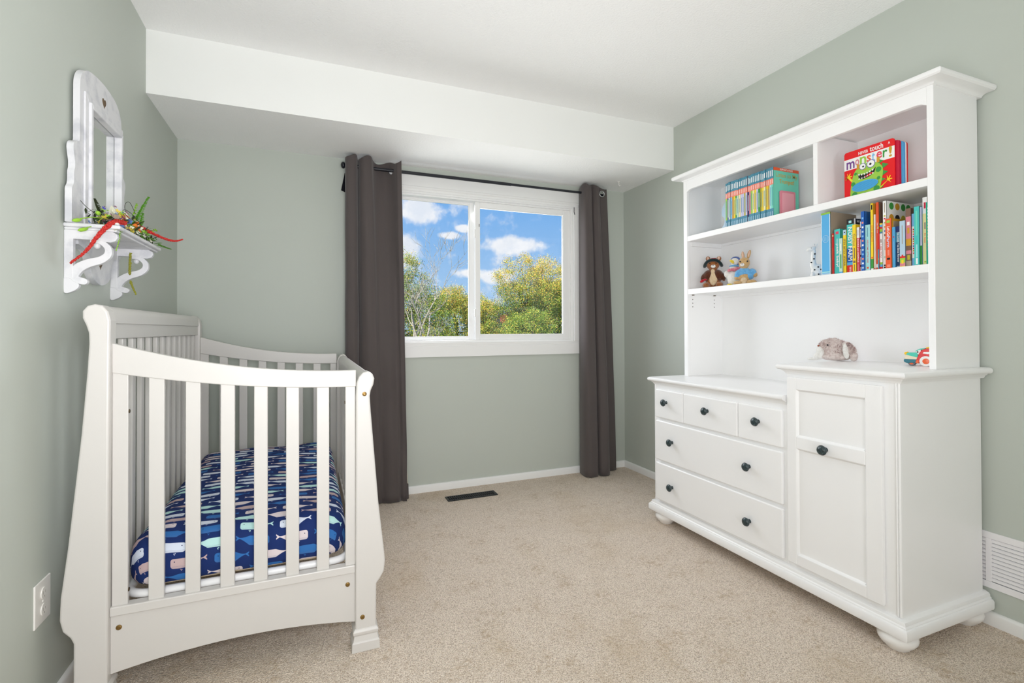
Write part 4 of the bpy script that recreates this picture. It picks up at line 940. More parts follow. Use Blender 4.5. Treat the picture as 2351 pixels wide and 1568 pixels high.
# --- mixed picture books on the middle shelf
Z2, X2, Gp = 1.300, 2.030, 'picture books on the middle shelf'
PB = [
 (1.4600, 1.4195, .266, [(0, .03, 'paleblue'), (.03, .97, 'sky'), (.97, 1, 'lime')], 'sky', 'tan', 'tall pale blue boxed book beside the spotted giraffe', (), ((.05, .02, .9, 'ltaqua'),)),
 (1.4150, 1.4085, .173, [(0, 1, 'red')], 'red', None, 'short slim red book next to the tall blue box', (), ((.94, .03, .8, 'cream'), (.5, .3, .3, 'orange'))),
 (1.4082, 1.3832, .188, [(0, 1, 'aqua')], 'aqua', None, 'aqua board book with white baby lettering', (('peek baby!', .42, .52, .52, 'white'),), ((.92, .06, .5, 'rose'), (.72, .14, .2, 'ltaqua'))),
 (1.3828, 1.3690, .146, [(0, .06, 'sky'), (.06, .72, 'palegreen'), (.72, 1, 'palegreen')], 'palegreen', None, 'shortest pale green book between aqua and yellow spines', (), ((.35, .4, .35, 'green'), (.75, .2, .3, 'white'))),
 (1.3688, 1.3565, .179, [(0, .70, 'yellow'), (.70, .88, 'yellow'), (.88, 1, 'paleblue')], 'yellow', None, 'slim yellow spider rhyme book beside the farm book', (('ITSY BITSY SPIDER', .48, .62, .60, 'brown'),), ((.94, .03, .4, 'black'),)),
 (1.3560, 1.3285, .220, [(0, .145, 'red'), (.145, .20, 'sky'), (.20, .46, 'blue'), (.46, .90, 'aqua'), (.90, 1, 'black')], 'black', 'white', 'thick farm sounds book with bold white spine letters', (('NOISY FARM', .54, .62, .62, 'white'), ('TIGER TALES', .07, .09, .25, 'white')), ((.945, .045, .40, 'ltaqua'),)),
 (1.3280, 1.3140, .192, [(0, 1, 'yellow')], 'yellow', None, 'yellow book next to the thick farm book', (('Curious', .68, .26, .55, 'brown'),), ((.22, .05, .6, 'brown'), (.40, .22, .25, 'brown'), (.10, .14, .2, 'brown'))),
 (1.3138, 1.3030, .179, [(0, .76, 'rose'), (.76, 1, 'white')], 'rose', None, 'rose red spine with a white top and white letters', (('BOOKS and ANIMALS', .48, .52, .55, 'white'),), ((.88, .12, .3, 'lilac'), (.10, .15, .3, 'pink'))),
 (1.3028, 1.2945, .200, [(0, .1, 'white'), (.1, .14, 'black'), (.14, .3, 'white'), (.3, .34, 'black'), (.34, .46, 'white'), (.46, .49, 'brown'), (.49, .65, 'white'), (.65, .69, 'black'), (.69, .85, 'white'), (.85, .88, 'brown'), (.88, 1, 'white')], 'white', None, 'black and white patterned spine beside the royal blue book', (), None),
 (1.2943, 1.2815, .238, [(0, 1, 'blue')], 'blue', 'blue', 'tall royal blue book with speckled spine', (), tuple((.06+.075*k, .03, .5, ('paleblue', 'white', 'coral', 'ltblue')[k % 4]) for k in range(12))),
 (1.2812, 1.2625, .182, [(0, 1, 'ltaqua')], 'ltaqua', None, 'light aqua welcome book with red letters', (('WELCOME LITTLE ONE', .43, .50, .28, 'red'),), ((.07, .04, .35, 'orange'), (.84, .2, .12, 'teal'))),
 (1.2622, 1.2580, .204, [(0, .25, 'lime'), (.25, 1, 'paleblue')], 'paleblue', None, 'very thin pale blue book beside the aqua welcome book', (), None),
 (1.2577, 1.2485, .262, [(0, .03, 'white'), (.03, .17, 'green'), (.17, 1, 'yellow')], 'yellow', 'ochre', 'tall yellow book with a green foot on its spine', (('DOG BREATH', .55, .24, .62, 'orange'),), ((.94, .07, .5, 'black'), (.19, .02, .7, 'orange'))),
 (1.2482, 1.2434, .217, [(0, 1, 'white')], 'white', None, 'thin white spine between tall yellow and tall orange books', (), ((.03, .02, .6, 'red'),)),
 (1.2430, 1.2325, .263, [(0, .04, 'orange'), (.04, .09, 'white'), (.09, 1, 'orange')], 'orange', 'brown', 'tall orange red book with dark cover', (('The Tiny Bear', .62, .16, .40, 'white'),), None),
 (1.2322, 1.2275, .167, [(0, .47, 'teal'), (.47, .94, 'red'), (.94, 1, 'ochre')], 'red', None, 'thin short spine half red half teal', (), ((.25, .03, .6, 'lime'),)),
 (1.2272, 1.2180, .178, [(0, .06, 'red'), (.06, .11, 'sky'), (.11, .16, 'lime'), (.16, .78, 'white'), (.78, .82, 'teal'), (.82, .88, 'lime'), (.88, .92, 'red'), (.92, .97, 'sky'), (.97, 1, 'yellow')], 'white', None, 'white book with rainbow blocks at both spine ends', (('I SEE YOU', .40, .28, .60, 'crimson'),), ((.62, .08, .3, 'brown'),)),
 (1.2177, 1.2050, .262, [(0, 1, 'white')], 'white', 'white', 'tall white book with coloured dots on its cover', (), ((.78, .02, .5, 'olive_y'), (.74, .02, .5, 'crimson'), (.68, .02, .3, 'lime'), (.62, .02, .3, 'ochre'), (.56, .02, .3, 'blue'), (.50, .03, .3, 'brown'), (.90, .14, .2, 'tan'), (.18, .03, .5, 'palegreen'), (.06, .02, .6, 'black'), (.03, .02, .6, 'black'), (.36, .16, .14, 'tan'))),
 (1.2047, 1.1835, .190, [(0, 1, 'orange')], 'orange', 'ochre', 'orange farm song book with white letters', (('Let\'s Go', .75, .19, .50, 'white'), ('Farm', .54, .22, .55, 'lilac')), ((.94, .05, .55, 'lime'), (.32, .11, .3, 'coral'), (.20, .04, .5, 'black'), (.06, .05, .5, 'coral'))),
 (1.1832, 1.1735, .155, [(0, 1, 'sky')], 'sky', None, 'short bright blue book beside the orange farm book', (), ((.76, .03, .35, 'red'), (.45, .4, .2, 'ltblue'))),
 (1.1732, 1.1560, .156, [(0, .62, 'dkblue'), (.62, .86, 'teal'), (.86, 1, 'navy')], 'dkblue', None, 'short dark blue book with white title', (('I\'ve Loved You Since Forever', .50, .72, .40, 'white'),), ((.04, .02, .7, 'paleblue'),)),
 (1.1558, 1.1375, .172, [(0, .03, 'yellow'), (.03, .10, 'pink'), (.10, .20, 'lime'), (.20, .24, 'red'), (.24, 1, 'paleblue')], 'paleblue', None, 'pale blue book with flowers at the foot of its spine', (), ((.24, .06, .3, 'red'), (.70, .4, .14, 'tan'), (.12, .08, .4, 'yellow'))),
 (1.1372, 1.1200, .214, [(0, .10, 'tan'), (.10, .22, 'brown'), (.22, .28, 'pink'), (.28, .36, 'brown'), (.36, .48, 'ochre'), (.48, .86, 'pink'), (.86, 1, 'brown')], 'brown', None, 'pink and brown illustrated spine near the stile', (), ((.62, .1, .4, 'ochre'), (.74, .06, .5, 'white'), (.16, .08, .5, 'olive_y'))),
 (1.1197, 1.1085, .192, [(0, .16, 'ltblue'), (.16, .76, 'white'), (.76, 1, 'ltblue')], 'ltblue', None, 'light blue spine with a white middle and pink letters', (), tuple((.70-.045*k, .028, .45, ('crimson', 'ochre', 'rose', 'purple')[k % 4]) for k in range(11))),
 (1.1082, 1.0915, .214, [(0, 1, 'aqua')], 'aqua', None, 'turquoise book second tallest beside the lilac spine', (), ((.72, .42, .3, 'mint'), (.25, .22, .3, 'ltaqua'), (.08, .1, .35, 'white'))),
 (1.0912, 1.0852, .210, [(0, .34, 'green'), (.34, 1, 'lilac')], 'ltblue', None, 'thin lilac spine with a green foot', (), None),
 (1.0849, 1.0705, .243, [(0, .76, 'cream'), (.76, 1, 'white')], 'cream', 'cream', 'tallest cream book with a white spine top', (('Dr. Seuss', .40, .14, .35, 'orange'),), ((.88, .09, .4, 'crimson'), (.58, .10, .35, 'tan'), (.05, .02, .4, 'lime'))),
 (1.0702, 1.0540, .222, [(0, 1, 'seagreen')], 'seagreen', None, 'sea green book half hidden by the hutch stile', (), tuple((.90-.05*k, .03, .4, 'white' if k < 4 else ('yellow' if k < 11 else 'red')) for k in range(14))),
]
for k, (yh, yl, h, sp_, cv, sd, lab, tx, mk) in enumerate(PB):
    t_ = book(lab, yh, yl, X2 + (.004*((k*7) % 3)), .165 if k not in (3, 19, 20) else .14, Z2, h, sp_, cv, sd, Gp, tx, mk)
    if k == 0:
        MB().tube([(X2-.0006, (yh+yl)/2+.0135*math.cos(a), Z2+h*.58+.0150*math.sin(a)) for a in [2*math.pi*q/28 for q in range(28)]], .0007, 5, True).build('emblem', 'bk_paleblue', t_)
        for dy in (-.006, 0, .006): MB().tube([(X2-.0006, (yh+yl)/2+dy, Z2+h*.58-.008), (X2-.0006, (yh+yl)/2+dy*1.1, Z2+h*.58+.008)], .0006, 5).build('emblem', 'bk_paleblue', t_)
        for y0_, y1_ in ((yh-.003, yh-.0005), (yl+.0005, yl+.003)): MB().box(X2-.0009, X2-.0004, y0_, y1_, Z2+.002, Z2+h-.009).build('edge_strip', 'bk_white', t_)
    if k == 5:
        MB().box(X2+.02, X2+.16, yl-.0003, yl+.0002, Z2+h*.90, Z2+h*.998).build('cover_band', 'bk_black', t_)
        b = MB(); text(b, 'MY FIRST', (X2+.065, yl-.0006, Z2+h*.95), (1, 0, 0), (0, 0, 1), .075, .011); b.build('lettering', 'bk_white', t_, recalc=False)
    if k == 17:
        for x, z, c in ((.030, .93, 'green'), (.066, .93, 'ochre'), (.102, .93, 'green'), (.134, .93, 'green'), (.030, .76, 'ochre'), (.066, .76, 'black'), (.102, .76, 'olive_y'), (.134, .76, 'ochre'), (.030, .59, 'green'), (.066, .59, 'ochre'), (.102, .59, 'black')):
            MB().prism(arc(X2+.008+x, Z2+h*z, .0135, 0, 360, 22)[:-1], 'y', yl-.0004, yl+.0002).build('cover_dot', 'bk_'+c, t_)
    if k == 9:
        MB().prism(arc(X2+.07, Z2+h*.90, .016, 0, 360, 22)[:-1], 'y', yl-.0003, yl+.0002).build('cover_dot', 'bk_white', t_); MB().prism(arc(X2+.068, Z2+h*.90, .012, 0, 360, 22)[:-1], 'y', yl-.0005, yl-.0002).build('cover_dot', 'bk_navy', t_)
    if k == 18: MB().box(X2+.012, X2+.075, yl-.0003, yl+.0002, Z2+h*.78, Z2+h*.95).build('cover_panel', 'bk_tan', t_)

# --- touch-and-feel board book facing out
mb = thing('board_book', 'red board book with a green monster facing out on the upper shelf', 'book', (2.08, 1.28, 1.603))
BW, BH, BY, BXX, BZ = .191, .196, 1.377, 2.058, 1.6035
def P(u, v): return (BY-u*BW, BZ+v*BH)
def pane(name, pts, m_, lift, parent=mb): return MB().prism([P(u, v) for u, v in pts], 'x', BXX-lift, BXX-lift+.0005).build(name, m_, parent)
def rcard(y0, y1, z0, z1, r): return [(a, c) for a, c in rrect(y0, y1, z0, z1, r)]
MB().prism(rcard(BY-BW, BY, BZ, BZ+BH, .010), 'x', BXX, BXX+.004).build('front_board', 'bk_hotred', mb)
MB().box(BXX+.0042, BXX+.034, BY-.006, BY+.0004, BZ+.001, BZ+BH-.008).build('spine', 'bk_red', mb, bevel=.001)
for k, (m_, x, ye, hh) in enumerate((('bk_crimson', .0085, -.012, .186), ('bk_crimson', .013, -.014, .185), ('bk_sky', .0185, -.021, .180), ('bk_sky', .023, -.022, .179), ('bk_white', .028, -.024, .177), ('bk_red', .032, -.026, .176))):
    MB().prism(rcard(BY-BW+ye, BY-.006, BZ, BZ+hh, .009), 'x', BXX+x-.0018, BXX+x+.0018).build('board_page', m_, mb)
pane('title_band', [(0, .62), (1, .62), (1, .85), (0, .845)], 'bk_white', .0003)
for st, u, v, wd, hh in (('NEVER', .40, .905, .20, .062), ('touch', .66, .925, .26, .11), ('A', .90, .935, .04, .05)):
    b = MB(); y, z = P(u, v); text(b, st, (BXX-.0006, y, z), (0, -1, 0), (0, 0, 1), wd*BW, hh*BH); b.build('lettering', 'bk_white', mb, recalc=False)
for ch, u, v, wd, hh, c in (('m', .135, .715, .17, .15, 'violet'), ('o', .275, .735, .085, .13, 'pink'), ('n', .395, .745, .13, .15, 'lime'), ('s', .510, .745, .085, .135, 'orange'), ('t', .600, .745, .06, .19, 'ltblue'), ('e', .715, .755, .11, .14, 'rose'), ('r', .825, .745, .085, .14, 'green'), ('!', .925, .755, .06, .21, 'ochre')):
    b = MB(); y, z = P(u, v); text(b, ch, (BXX-.0008, y, z), (0, -1, 0), (0, 0, 1), wd*BW, hh*BH)
    o = b.build('letter', 'bk_'+c, mb, recalc=False); o.modifiers.new('t', 'SOLIDIFY').thickness = .0003
body = [(.12, 0), (.135, .20), (.16, .36), (.20, .50), (.27, .60), (.38, .655), (.50, .66), (.62, .64), (.71, .59), (.77, .51), (.785, .42), (.77, .30), (.74, .15), (.72, 0)]
pane('monster_body', [body[0]]+sm2(body[1:-1], 4, False)+[body[-1]], 'bk_lime', .0013)
for u, v, s in ((.75, .62, .05), (.83, .52, .06), (.82, .38, .06), (.78, .25, .05), (.75, .11, .05)): pane('spike', [(u-.06, v-s), (u+s, v), (u-.06, v+s)], 'bk_green', .0010)
def disc(name, u, v, ru, rv, m_, lift, a=0, n=26): return pane(name, [(u+ru*math.cos(t)*math.cos(a)-rv*math.sin(t)*math.sin(a), v+ru*math.cos(t)*math.sin(a)+rv*math.sin(t)*math.cos(a)) for t in [2*math.pi*k/n for k in range(n)]], m_, lift)
for u, v, r in ((.70, .47, .055), (.24, .50, .03), (.19, .30, .045), (.70, .30, .035), (.66, .10, .06), (.22, .08, .055), (.43, .03, .05)): disc('spot', u, v, r, r*.95, 'bk_green', .0016)
o = disc('touch_patch', .435, .215, .265, .105, 'bk_sky', .0040, .05)
mat('patch_lines', (40, 150, 200), .5, .4)
for k in range(9):
    v = .135+k*.02; hw = .255*math.sqrt(max(.05, 1-((v-.215)/.105)**2)); pane('ridge', [(.435-hw, v-.0035+.0), (.435+hw, v-.0035), (.435+hw, v+.0035), (.435-hw, v+.0035)], 'patch_lines', .0046, o)
pane('mouth', [(.28, .53), (.30, .47), (.40, .445), (.52, .46), (.60, .49), (.65, .535), (.62, .44), (.52, .375), (.40, .355), (.31, .385)], 'bk_black', .0019)
pane('tongue', [(.40, .375), (.52, .39), (.60, .44), (.56, .45), (.46, .41)], 'bk_hotred', .0022)
for k in range(6):
    u = .315+k*.055; zt = .465-.02*math.sin(k/5*3.14)+k*.006; pane('tooth', [(u-.02, zt+.012), (u+.02, zt+.012), (u, zt-.03)], 'bk_white', .0024)
    zb = .372-.01*math.sin(k/5*3.14)+k*.010; pane('tooth', [(u-.016, zb-.008), (u+.022, zb-.004), (u+.004, zb+.024)], 'bk_white', .0024)
for u, v, r in ((.39, .615, .068), (.555, .625, .082)):
    disc('eye_rim', u, v, r, r*.97, 'bk_purple', .0021); disc('eye_white', u, v, r*.86, r*.84, 'bk_white', .0025); disc('pupil', u+.012-.02*(r > .07), v-.005, r*.28, r*.28, 'bk_black', .0029)
for u in (.40, .45): disc('nostril', u, .535, .014, .010, 'bk_ochre', .0020)
for u, v in ((.29, .63), (.69, .66)): pane('horn', [(u-.025, v-.05), (u+.03, v-.05), (u+.035, v+.05), (u-.02, v+.06)], 'bk_ochre', .0017)
for hu_, hv, bx_, bv in ((.09, .47, .17, .37), (.88, .215, .73, .10)):
    for k in range(5):
        a = (k/4-.5)*3.6+(1.9 if hu_ < .5 else 1.0)
        pane('finger', [(hu_+.012*math.sin(a)*-1, hv+.012*math.cos(a)), (hu_+.07*math.cos(a), hv+.085*math.sin(a)+.008), (hu_+.07*math.cos(a)+.012, hv+.085*math.sin(a)-.010), (hu_+.012*math.sin(a), hv-.012*math.cos(a))], 'bk_yellow', .0016+.00015*k)
    pane('arm', [(hu_-.012, hv-.015), (hu_+.014, hv+.012), (bx_+.01, bv+.02), (bx_-.01, bv-.02)], 'bk_yellow', .0015)
# ------------------------------------------------------------------ soft toys on the middle shelf
def plush(name, col, dark): mat(name, col, .9, .1, bump=(260, .8, .004), var=(90, dark, .4, .7), sheen=.4)
plush('fur_brown', (158, 98, 52), (132, 76, 38)); plush('fur_tan', (206, 170, 118), (190, 150, 98)); plush('fur_cream', (226, 204, 170), (214, 186, 148)); plush('fur_white', (238, 236, 232), (226, 224, 218))
plush('knit_brown', (92, 48, 28), (74, 38, 22)); plush('felt_green', (22, 46, 48), (16, 34, 36)); plush('felt_blue', (112, 178, 226), (92, 158, 212)); plush('felt_navy', (76, 104, 178), (60, 84, 150)); plush('felt_pink', (216, 112, 130), (230, 170, 176))
plush('felt_red', (200, 26, 46), (170, 16, 36)); plush('felt_yellow', (240, 216, 70), (226, 196, 48)); plush('ear_pink', (236, 196, 176), (226, 180, 160)); mat('bead', (16, 14, 14), .15, .6)
class Loc:
    """local toy axes: x to the viewer's side, y away from the viewer, z up"""
    def __init__(s, o, d, sc=1.0):
        s.sc = sc; s.o = Vector(o); f = -Vector(d).normalized(); s.r = f.cross(Vector((0, 0, 1))).normalized(); s.f = f
        s.M = Matrix((s.r, s.f, Vector((0, 0, 1)))).transposed()
    def p(s, x, y, z): return s.o + s.M @ (Vector((x, y, z))*s.sc)
    def e(s, c, r, rot=None): return (s.p(*c), tuple(q*s.sc for q in r), s.M @ rot if rot else s.M.copy())
FD = (-.76, -.65, 0)
def toy(label, o, name='plush_toy', cat='plush toy'): return thing(name, label, cat, o, 'soft toys on the middle shelf')
# brown animal in a dark hat and knitted jacket
k = Loc((2.115, 2.160, 1.300), FD, 1.12); t_ = toy('brown plush animal in a dark green hat and brown jacket', k.o)
blob('body', [k.e((0, 0, .052), (.037, .030, .052)), k.e((0, -.006, .120), (.031, .027, .027)), k.e((-.030, -.028, .016), (.018, .030, .016)), k.e((.030, -.028, .016), (.018, .030, .016)), k.e((-.024, .004, .152), (.012, .006, .015), rotm('Y', -14)), k.e((.026, .004, .150), (.012, .006, .015), rotm('Y', 14)), k.e((-.042, -.008, .060), (.012, .014, .026), rotm('Y', 25)), k.e((.042, -.008, .060), (.012, .014, .026), rotm('Y', -25))], 'fur_brown', t_, .0032)
blob('tummy', [k.e((.002, -.022, .048), (.020, .012, .034)), k.e((0, -.020, .084), (.010, .010, .016))], 'fur_cream', t_, .003)
blob('jacket', [k.e((-.024, -.006, .066), (.024, .028, .030), rotm('Y', 20)), k.e((.024, -.006, .066), (.024, .028, .030), rotm('Y', -20)), k.e((0, .012, .064), (.036, .024, .034)), k.e((-.043, -.010, .060), (.014, .016, .022), rotm('Y', 28)), k.e((.043, -.010, .060), (.014, .016, .022), rotm('Y', -28))], 'knit_brown', t_, .003)
b = MB(); b.tube([k.p(.040*math.cos(a), -.004+.026*math.sin(a), .128+.014*abs(math.sin(a))*(1 if math.sin(a) < 0 else .6)-.014*abs(math.cos(a))**3) for a in [2*math.pi*i/24 for i in range(24)]], .0085, 8, True); b.ell(*[k.p(0, .002, .138), (.028, .024, .013), k.M]); b.build('hat', 'felt_green', t_, smooth=60)
blob('muzzle', [k.e((.003, -.032, .110), (.012, .007, .009))], 'fur_white', t_, .0025)
for x in (-.013, .016): MB().ell(k.p(x, -.0315, .125), .0032).build('eye', 'bead', t_, smooth=60)
MB().ell(k.p(.003, -.0385, .115), (.0035, .0025, .0025)).build('nose', 'knit_brown', t_, smooth=60)
b = MB(); [b.ell(k.p(-.006+.004*i, .000, .152), .0045, None, 8, 6) for i in range(5)]; b.build('pompom', 'felt_red', t_, smooth=60)
b = MB(); b.ell(k.p(-.050, -.020, .040), (.014, .012, .008), k.M @ rotm('Y', -30)); b.ell(k.p(-.036, -.024, .046), (.012, .010, .006), k.M); b.build('kerchief', 'felt_red', t_, smooth=60)
for s in (-1, 1): blob('ear_lining', [k.e((s*.025+.001, -.002, .153), (.007, .004, .010), rotm('Y', s*14))], 'ear_pink', t_, .0022)
# white bird with a blue bonnet and pink shawl
k = Loc((2.125, 2.020, 1.300), FD); t_ = toy('white plush bird with blue bonnet and pink shawl sitting between the other toys', k.o)
blob('body', [k.e((0, 0, .048), (.036, .036, .048)), k.e((-.002, 0, .100), (.022, .022, .026)), k.e((.004, -.004, .136), (.022, .022, .021)), k.e((-.036, -.006, .070), (.015, .018, .020)), k.e((.036, -.004, .066), (.013, .018, .022))], 'fur_white', t_, .0032)
blob('bonnet', [k.e((.006, .006, .142), (.026, .024, .023)), k.e((.020, .004, .132), (.014, .020, .020))], 'felt_navy', t_, .003)
blob('face', [k.e((.004, -.018, .130), (.017, .012, .015))], 'fur_white', t_, .0025)
b = MB(); b.ell(k.p(-.010, -.030, .136), (.012, .014, .007), k.M @ rotm('Y', 25)); b.ell(k.p(-.006, -.029, .128), (.009, .011, .005), k.M @ rotm('Y', 25)); b.build('bill', 'felt_yellow', t_, smooth=60)
b = MB(); b.tube([k.p(.030*math.cos(a), .028*math.sin(a), .094+.006*math.cos(a)) for a in [2*math.pi*i/20 for i in range(20)]], .0065, 8, True); [b.ell(k.p(-.024+.012*i, -.030-.003*(i % 2), .088+.002*(i % 2)), .008, None, 8, 6) for i in range(5)]; b.build('shawl', 'felt_pink', t_, smooth=60)
b = MB(); b.tube([k.p(.021*math.cos(a), -.004+.020*math.sin(a), .112) for a in [2*math.pi*i/18 for i in range(18)]], .004, 8, True); b.build('bonnet_ribbon', 'felt_blue', t_, smooth=60)
for x in (-.020, .016): blob('foot', [k.e((x, -.042, .008), (.015, .020, .008))], 'felt_yellow', t_, .0025)
# tan rabbit in a light blue top
k = Loc((2.100, 1.925, 1.300), FD); t_ = toy('tan plush rabbit wearing a light blue top', k.o)
blob('body', [k.e((-.004, 0, .050), (.028, .026, .050)), k.e((-.004, -.008, .116), (.028, .026, .029)), k.e((-.034, -.024, .012), (.022, .018, .012)), k.e((.030, -.026, .013), (.026, .020, .013)), k.e((-.010, .006, .158), (.008, .006, .022), rotm('Y', -6)), k.e((.018, .006, .160), (.009, .006, .026), rotm('Y', 14)), k.e((.046, -.008, .052), (.013, .013, .013)), k.e((-.040, -.008, .040), (.011, .012, .012))], 'fur_tan', t_, .0032)
blob('top', [k.e((-.005, .002, .064), (.032, .029, .032)), k.e((.034, -.006, .064), (.020, .018, .022), rotm('Y', -30)), k.e((-.036, -.006, .058), (.014, .016, .026), rotm('Y', 14)), k.e((.020, .004, .046), (.022, .026, .018))], 'felt_blue', t_, .003)
blob('chest', [k.e((-.006, -.020, .022), (.016, .012, .020))], 'fur_cream', t_, .003)
blob('muzzle', [k.e((-.012, -.033, .104), (.011, .007, .009))], 'fur_white', t_, .0025)
for x, y in ((.012, -.031), (-.022, -.030)): MB().ell(k.p(x, y, .121), .0040).build('eye', 'bead', t_, smooth=60)
MB().ell(k.p(-.013, -.0395, .108), (.003, .002, .002)).build('nose', 'knit_brown', t_, smooth=60)
for x, z, a in ((-.010, .160, -6), (.018, .162, 14)): blob('ear_lining', [k.e((x, -.001, z), (.004, .004, .018), rotm('Y', a))], 'ear_pink', t_, .0022)

# white giraffe with black spots
mat('ceramic', (240, 238, 234), .4, .5)
k = Loc((2.115, 1.550, 1.300), FD); t_ = thing('toy_giraffe', 'white sitting toy giraffe with black spots beside the blue boxed book', 'toy', k.o)
blob('body', [k.e((.010, 0, .032), (.028, .018, .033)), k.e((-.008, 0, .062), (.013, .013, .028)), k.e((-.008, 0, .095), (.010, .010, .030)), k.e((-.006, 0, .118), (.0095, .009, .020)), k.e((-.016, -.002, .134), (.020, .010, .0095), rotm('Y', -18)), k.e((-.012, -.012, .014), (.009, .012, .014)), k.e((.014, -.016, .010), (.010, .020, .010)), k.e((.002, .006, .147), (.007, .003, .005), rotm('Y', -35))], 'ceramic', t_, .0026)
for x in (-.008, .004): b = MB(); b.tube([k.p(x, 0, .138), k.p(x+.003, 0, .153)], [.002, .0018], 8); b.ell(k.p(x+.0035, 0, .155), .003, None, 8, 6); b.build('horn', 'ceramic', t_, smooth=60)
for x, y, z in ((-.002, -.0095, .110), (-.006, -.0115, .088), (-.016, -.012, .072), (.010, -.0165, .050), (-.004, -.0155, .038), (.020, -.0160, .038), (.030, -.0120, .022), (.010, -.0330, .016)): MB().ell(k.p(x, y, z), (.0036, .0016, .0036), k.M).build('spot', 'bk_black', t_, smooth=60)
MB().ell(k.p(-.016, -.0105, .137), .0016).build('eye', 'bead', t_, smooth=60)

# ------------------------------------------------------------------ floppy rabbit lying on the high top
plush('fur_grey', (222, 210, 205), (196, 176, 172)); mat('fur_tuft', (224, 210, 205), .9, .1, var=(60, (176, 146, 144), .4, .65)); mat('nose_brown', (150, 78, 56), .5, .4)
k = Loc((2.150, 1.485, .932), (-.80, -.60, 0)); t_ = thing('plush_rabbit', 'floppy eared grey pink plush rabbit lying on the higher dresser top', 'plush toy', k.o)
pr = [k.e((-.008, 0, .056), (.046, .040, .045)), k.e((-.034, -.002, .064), (.028, .026, .030)), k.e((.014, .01, .050), (.040, .040, .042)), k.e((0, .0, .018), (.062, .045, .018))]
blob('body', pr, 'fur_grey', t_, .005)
blob('chin', [k.e((-.056, -.008, .042), (.018, .020, .024)), k.e((-.062, -.004, .020), (.022, .022, .016)), k.e((-.086, .004, .006), (.024, .014, .006))], 'fur_white', t_, .004)
blob('ear', [k.e((.038, -.028, .072), (.018, .012, .014)), k.e((.055, -.034, .048), (.015, .011, .034), rotm('Y', -22)), k.e((.064, -.036, .022), (.016, .012, .022))], 'fur_grey', t_, .004)
blob('ear_lining', [k.e((.036, -.040, .044), (.013, .007, .036), rotm('Y', -6))], 'fur_white', t_, .0035)
MB().ell(k.p(-.064, -.010, .066), (.005, .004, .004)).build('nose', 'nose_brown', t_, smooth=60)
MB().ell(k.p(-.030, -.037, .070), .0038).build('eye', 'bead', t_, smooth=60)
rr = random.Random(2); b = MB()
for i in range(2600):
    c, r_, m3 = rr.choice(pr[:3] + [k.e((.055, -.034, .048), (.017, .013, .036), rotm('Y', -22))])
    d = Vector((rr.gauss(0, 1), rr.gauss(-.6, 1), rr.gauss(.2, 1))).normalized(); p = c + m3 @ Vector((d.x*r_[0], d.y*r_[1], d.z*r_[2]))
    n = (m3 @ Vector((d.x/r_[0], d.y/r_[1], d.z/r_[2]))).normalized(); n = (n*.8 + Vector((rr.uniform(-.6, .6), rr.uniform(-.6, .6), rr.uniform(-.9, .3)))).normalized()
    if p.z < .94: continue
    sd = n.orthogonal().normalized(); ln = rr.uniform(.003, .008); b.add([p-n*.002-sd*.0014, p-n*.002+sd*.0014, p+n*ln], [(0, 1, 2)])
stuff(b.build('fur', 'fur_tuft', t_, recalc=False))

# ------------------------------------------------------------------ toy car
mat('car_red', (222, 26, 36), .25, .5, coat=.3); mat('car_teal', (64, 204, 180), .3, .5); mat('car_cream', (238, 226, 198), .4, .4); mat('car_petrol', (20, 112, 130), .3, .5); mat('car_white', (244, 244, 242), .3, .5); mat('car_orange', (240, 100, 42), .3, .5); mat('car_yellow', (246, 202, 48), .3, .5); mat('car_grey', (120, 122, 128), .5, .4)
k = Loc((2.150, 1.150, .932), (-.93, -.36, 0)); t_ = thing('toy_car', 'red and teal toy car with white tyres beside the hutch stile', 'toy car', k.o)
def ext(name, pts, y0, y1, m_, parent=None, bev=.002):
    vs = [k.p(x, y0, z) for x, z in pts]+[k.p(x, y1, z) for x, z in pts]; n = len(pts)
    return MB().add(vs, [tuple(range(n)), tuple(range(2*n-1, n-1, -1))]+[(i, n+i, n+(i+1) % n, (i+1) % n) for i in range(n)]).build(name, m_, parent or t_, bevel=bev, seg=2)
ext('cabin', [(-.018, .016), (-.006, .050), (.002, .062), (.014, .067), (.040, .067), (.056, .052), (.062, .014), (.0, .012)], -.026, .026, 'car_red')
ext('side_window', [(.004, .048), (.007, .054), (.026, .055), (.026, .049), (.020, .046)], -.0268, -.0255, 'car_white', bev=.0005)
ext('roof_visor', [(-.018, .058), (-.004, .066), (.010, .068), (.010, .063), (-.004, .060), (-.018, .055)], -.020, .020, 'car_teal', bev=.001)
ext('windscreen', [(-.016, .044), (-.010, .060), (-.002, .062), (-.002, .044)], -.0215, .0215, 'car_white', bev=.001)
ext('bonnet', [(-.046, .030), (-.046, .046), (-.040, .050), (-.012, .050), (-.008, .030)], -.022, .022, 'car_teal'); ext('grille', [(-.050, .024), (-.050, .040), (-.046, .042), (-.010, .032), (-.010, .022)], -.0235, .0235, 'car_cream')
ext('bumper', [(-.054, .016), (-.052, .026), (-.010, .026), (-.010, .012), (-.044, .010)], -.0245, .0245, 'car_petrol', bev=.003)
for y in (-.018, .018): MB().ell(k.p(-.047, y, .047), .0055).build('headlamp', 'car_yellow', t_, smooth=60)
MB().ell(k.p(-.011, -.0222, .053), (.002, .001, .0035), k.M).build('eye', 'bead', t_, smooth=60)
MB().ell(k.p(.020, 0, .068), (.010, .010, .005), k.M).build('beacon', 'car_yellow', t_, smooth=60)
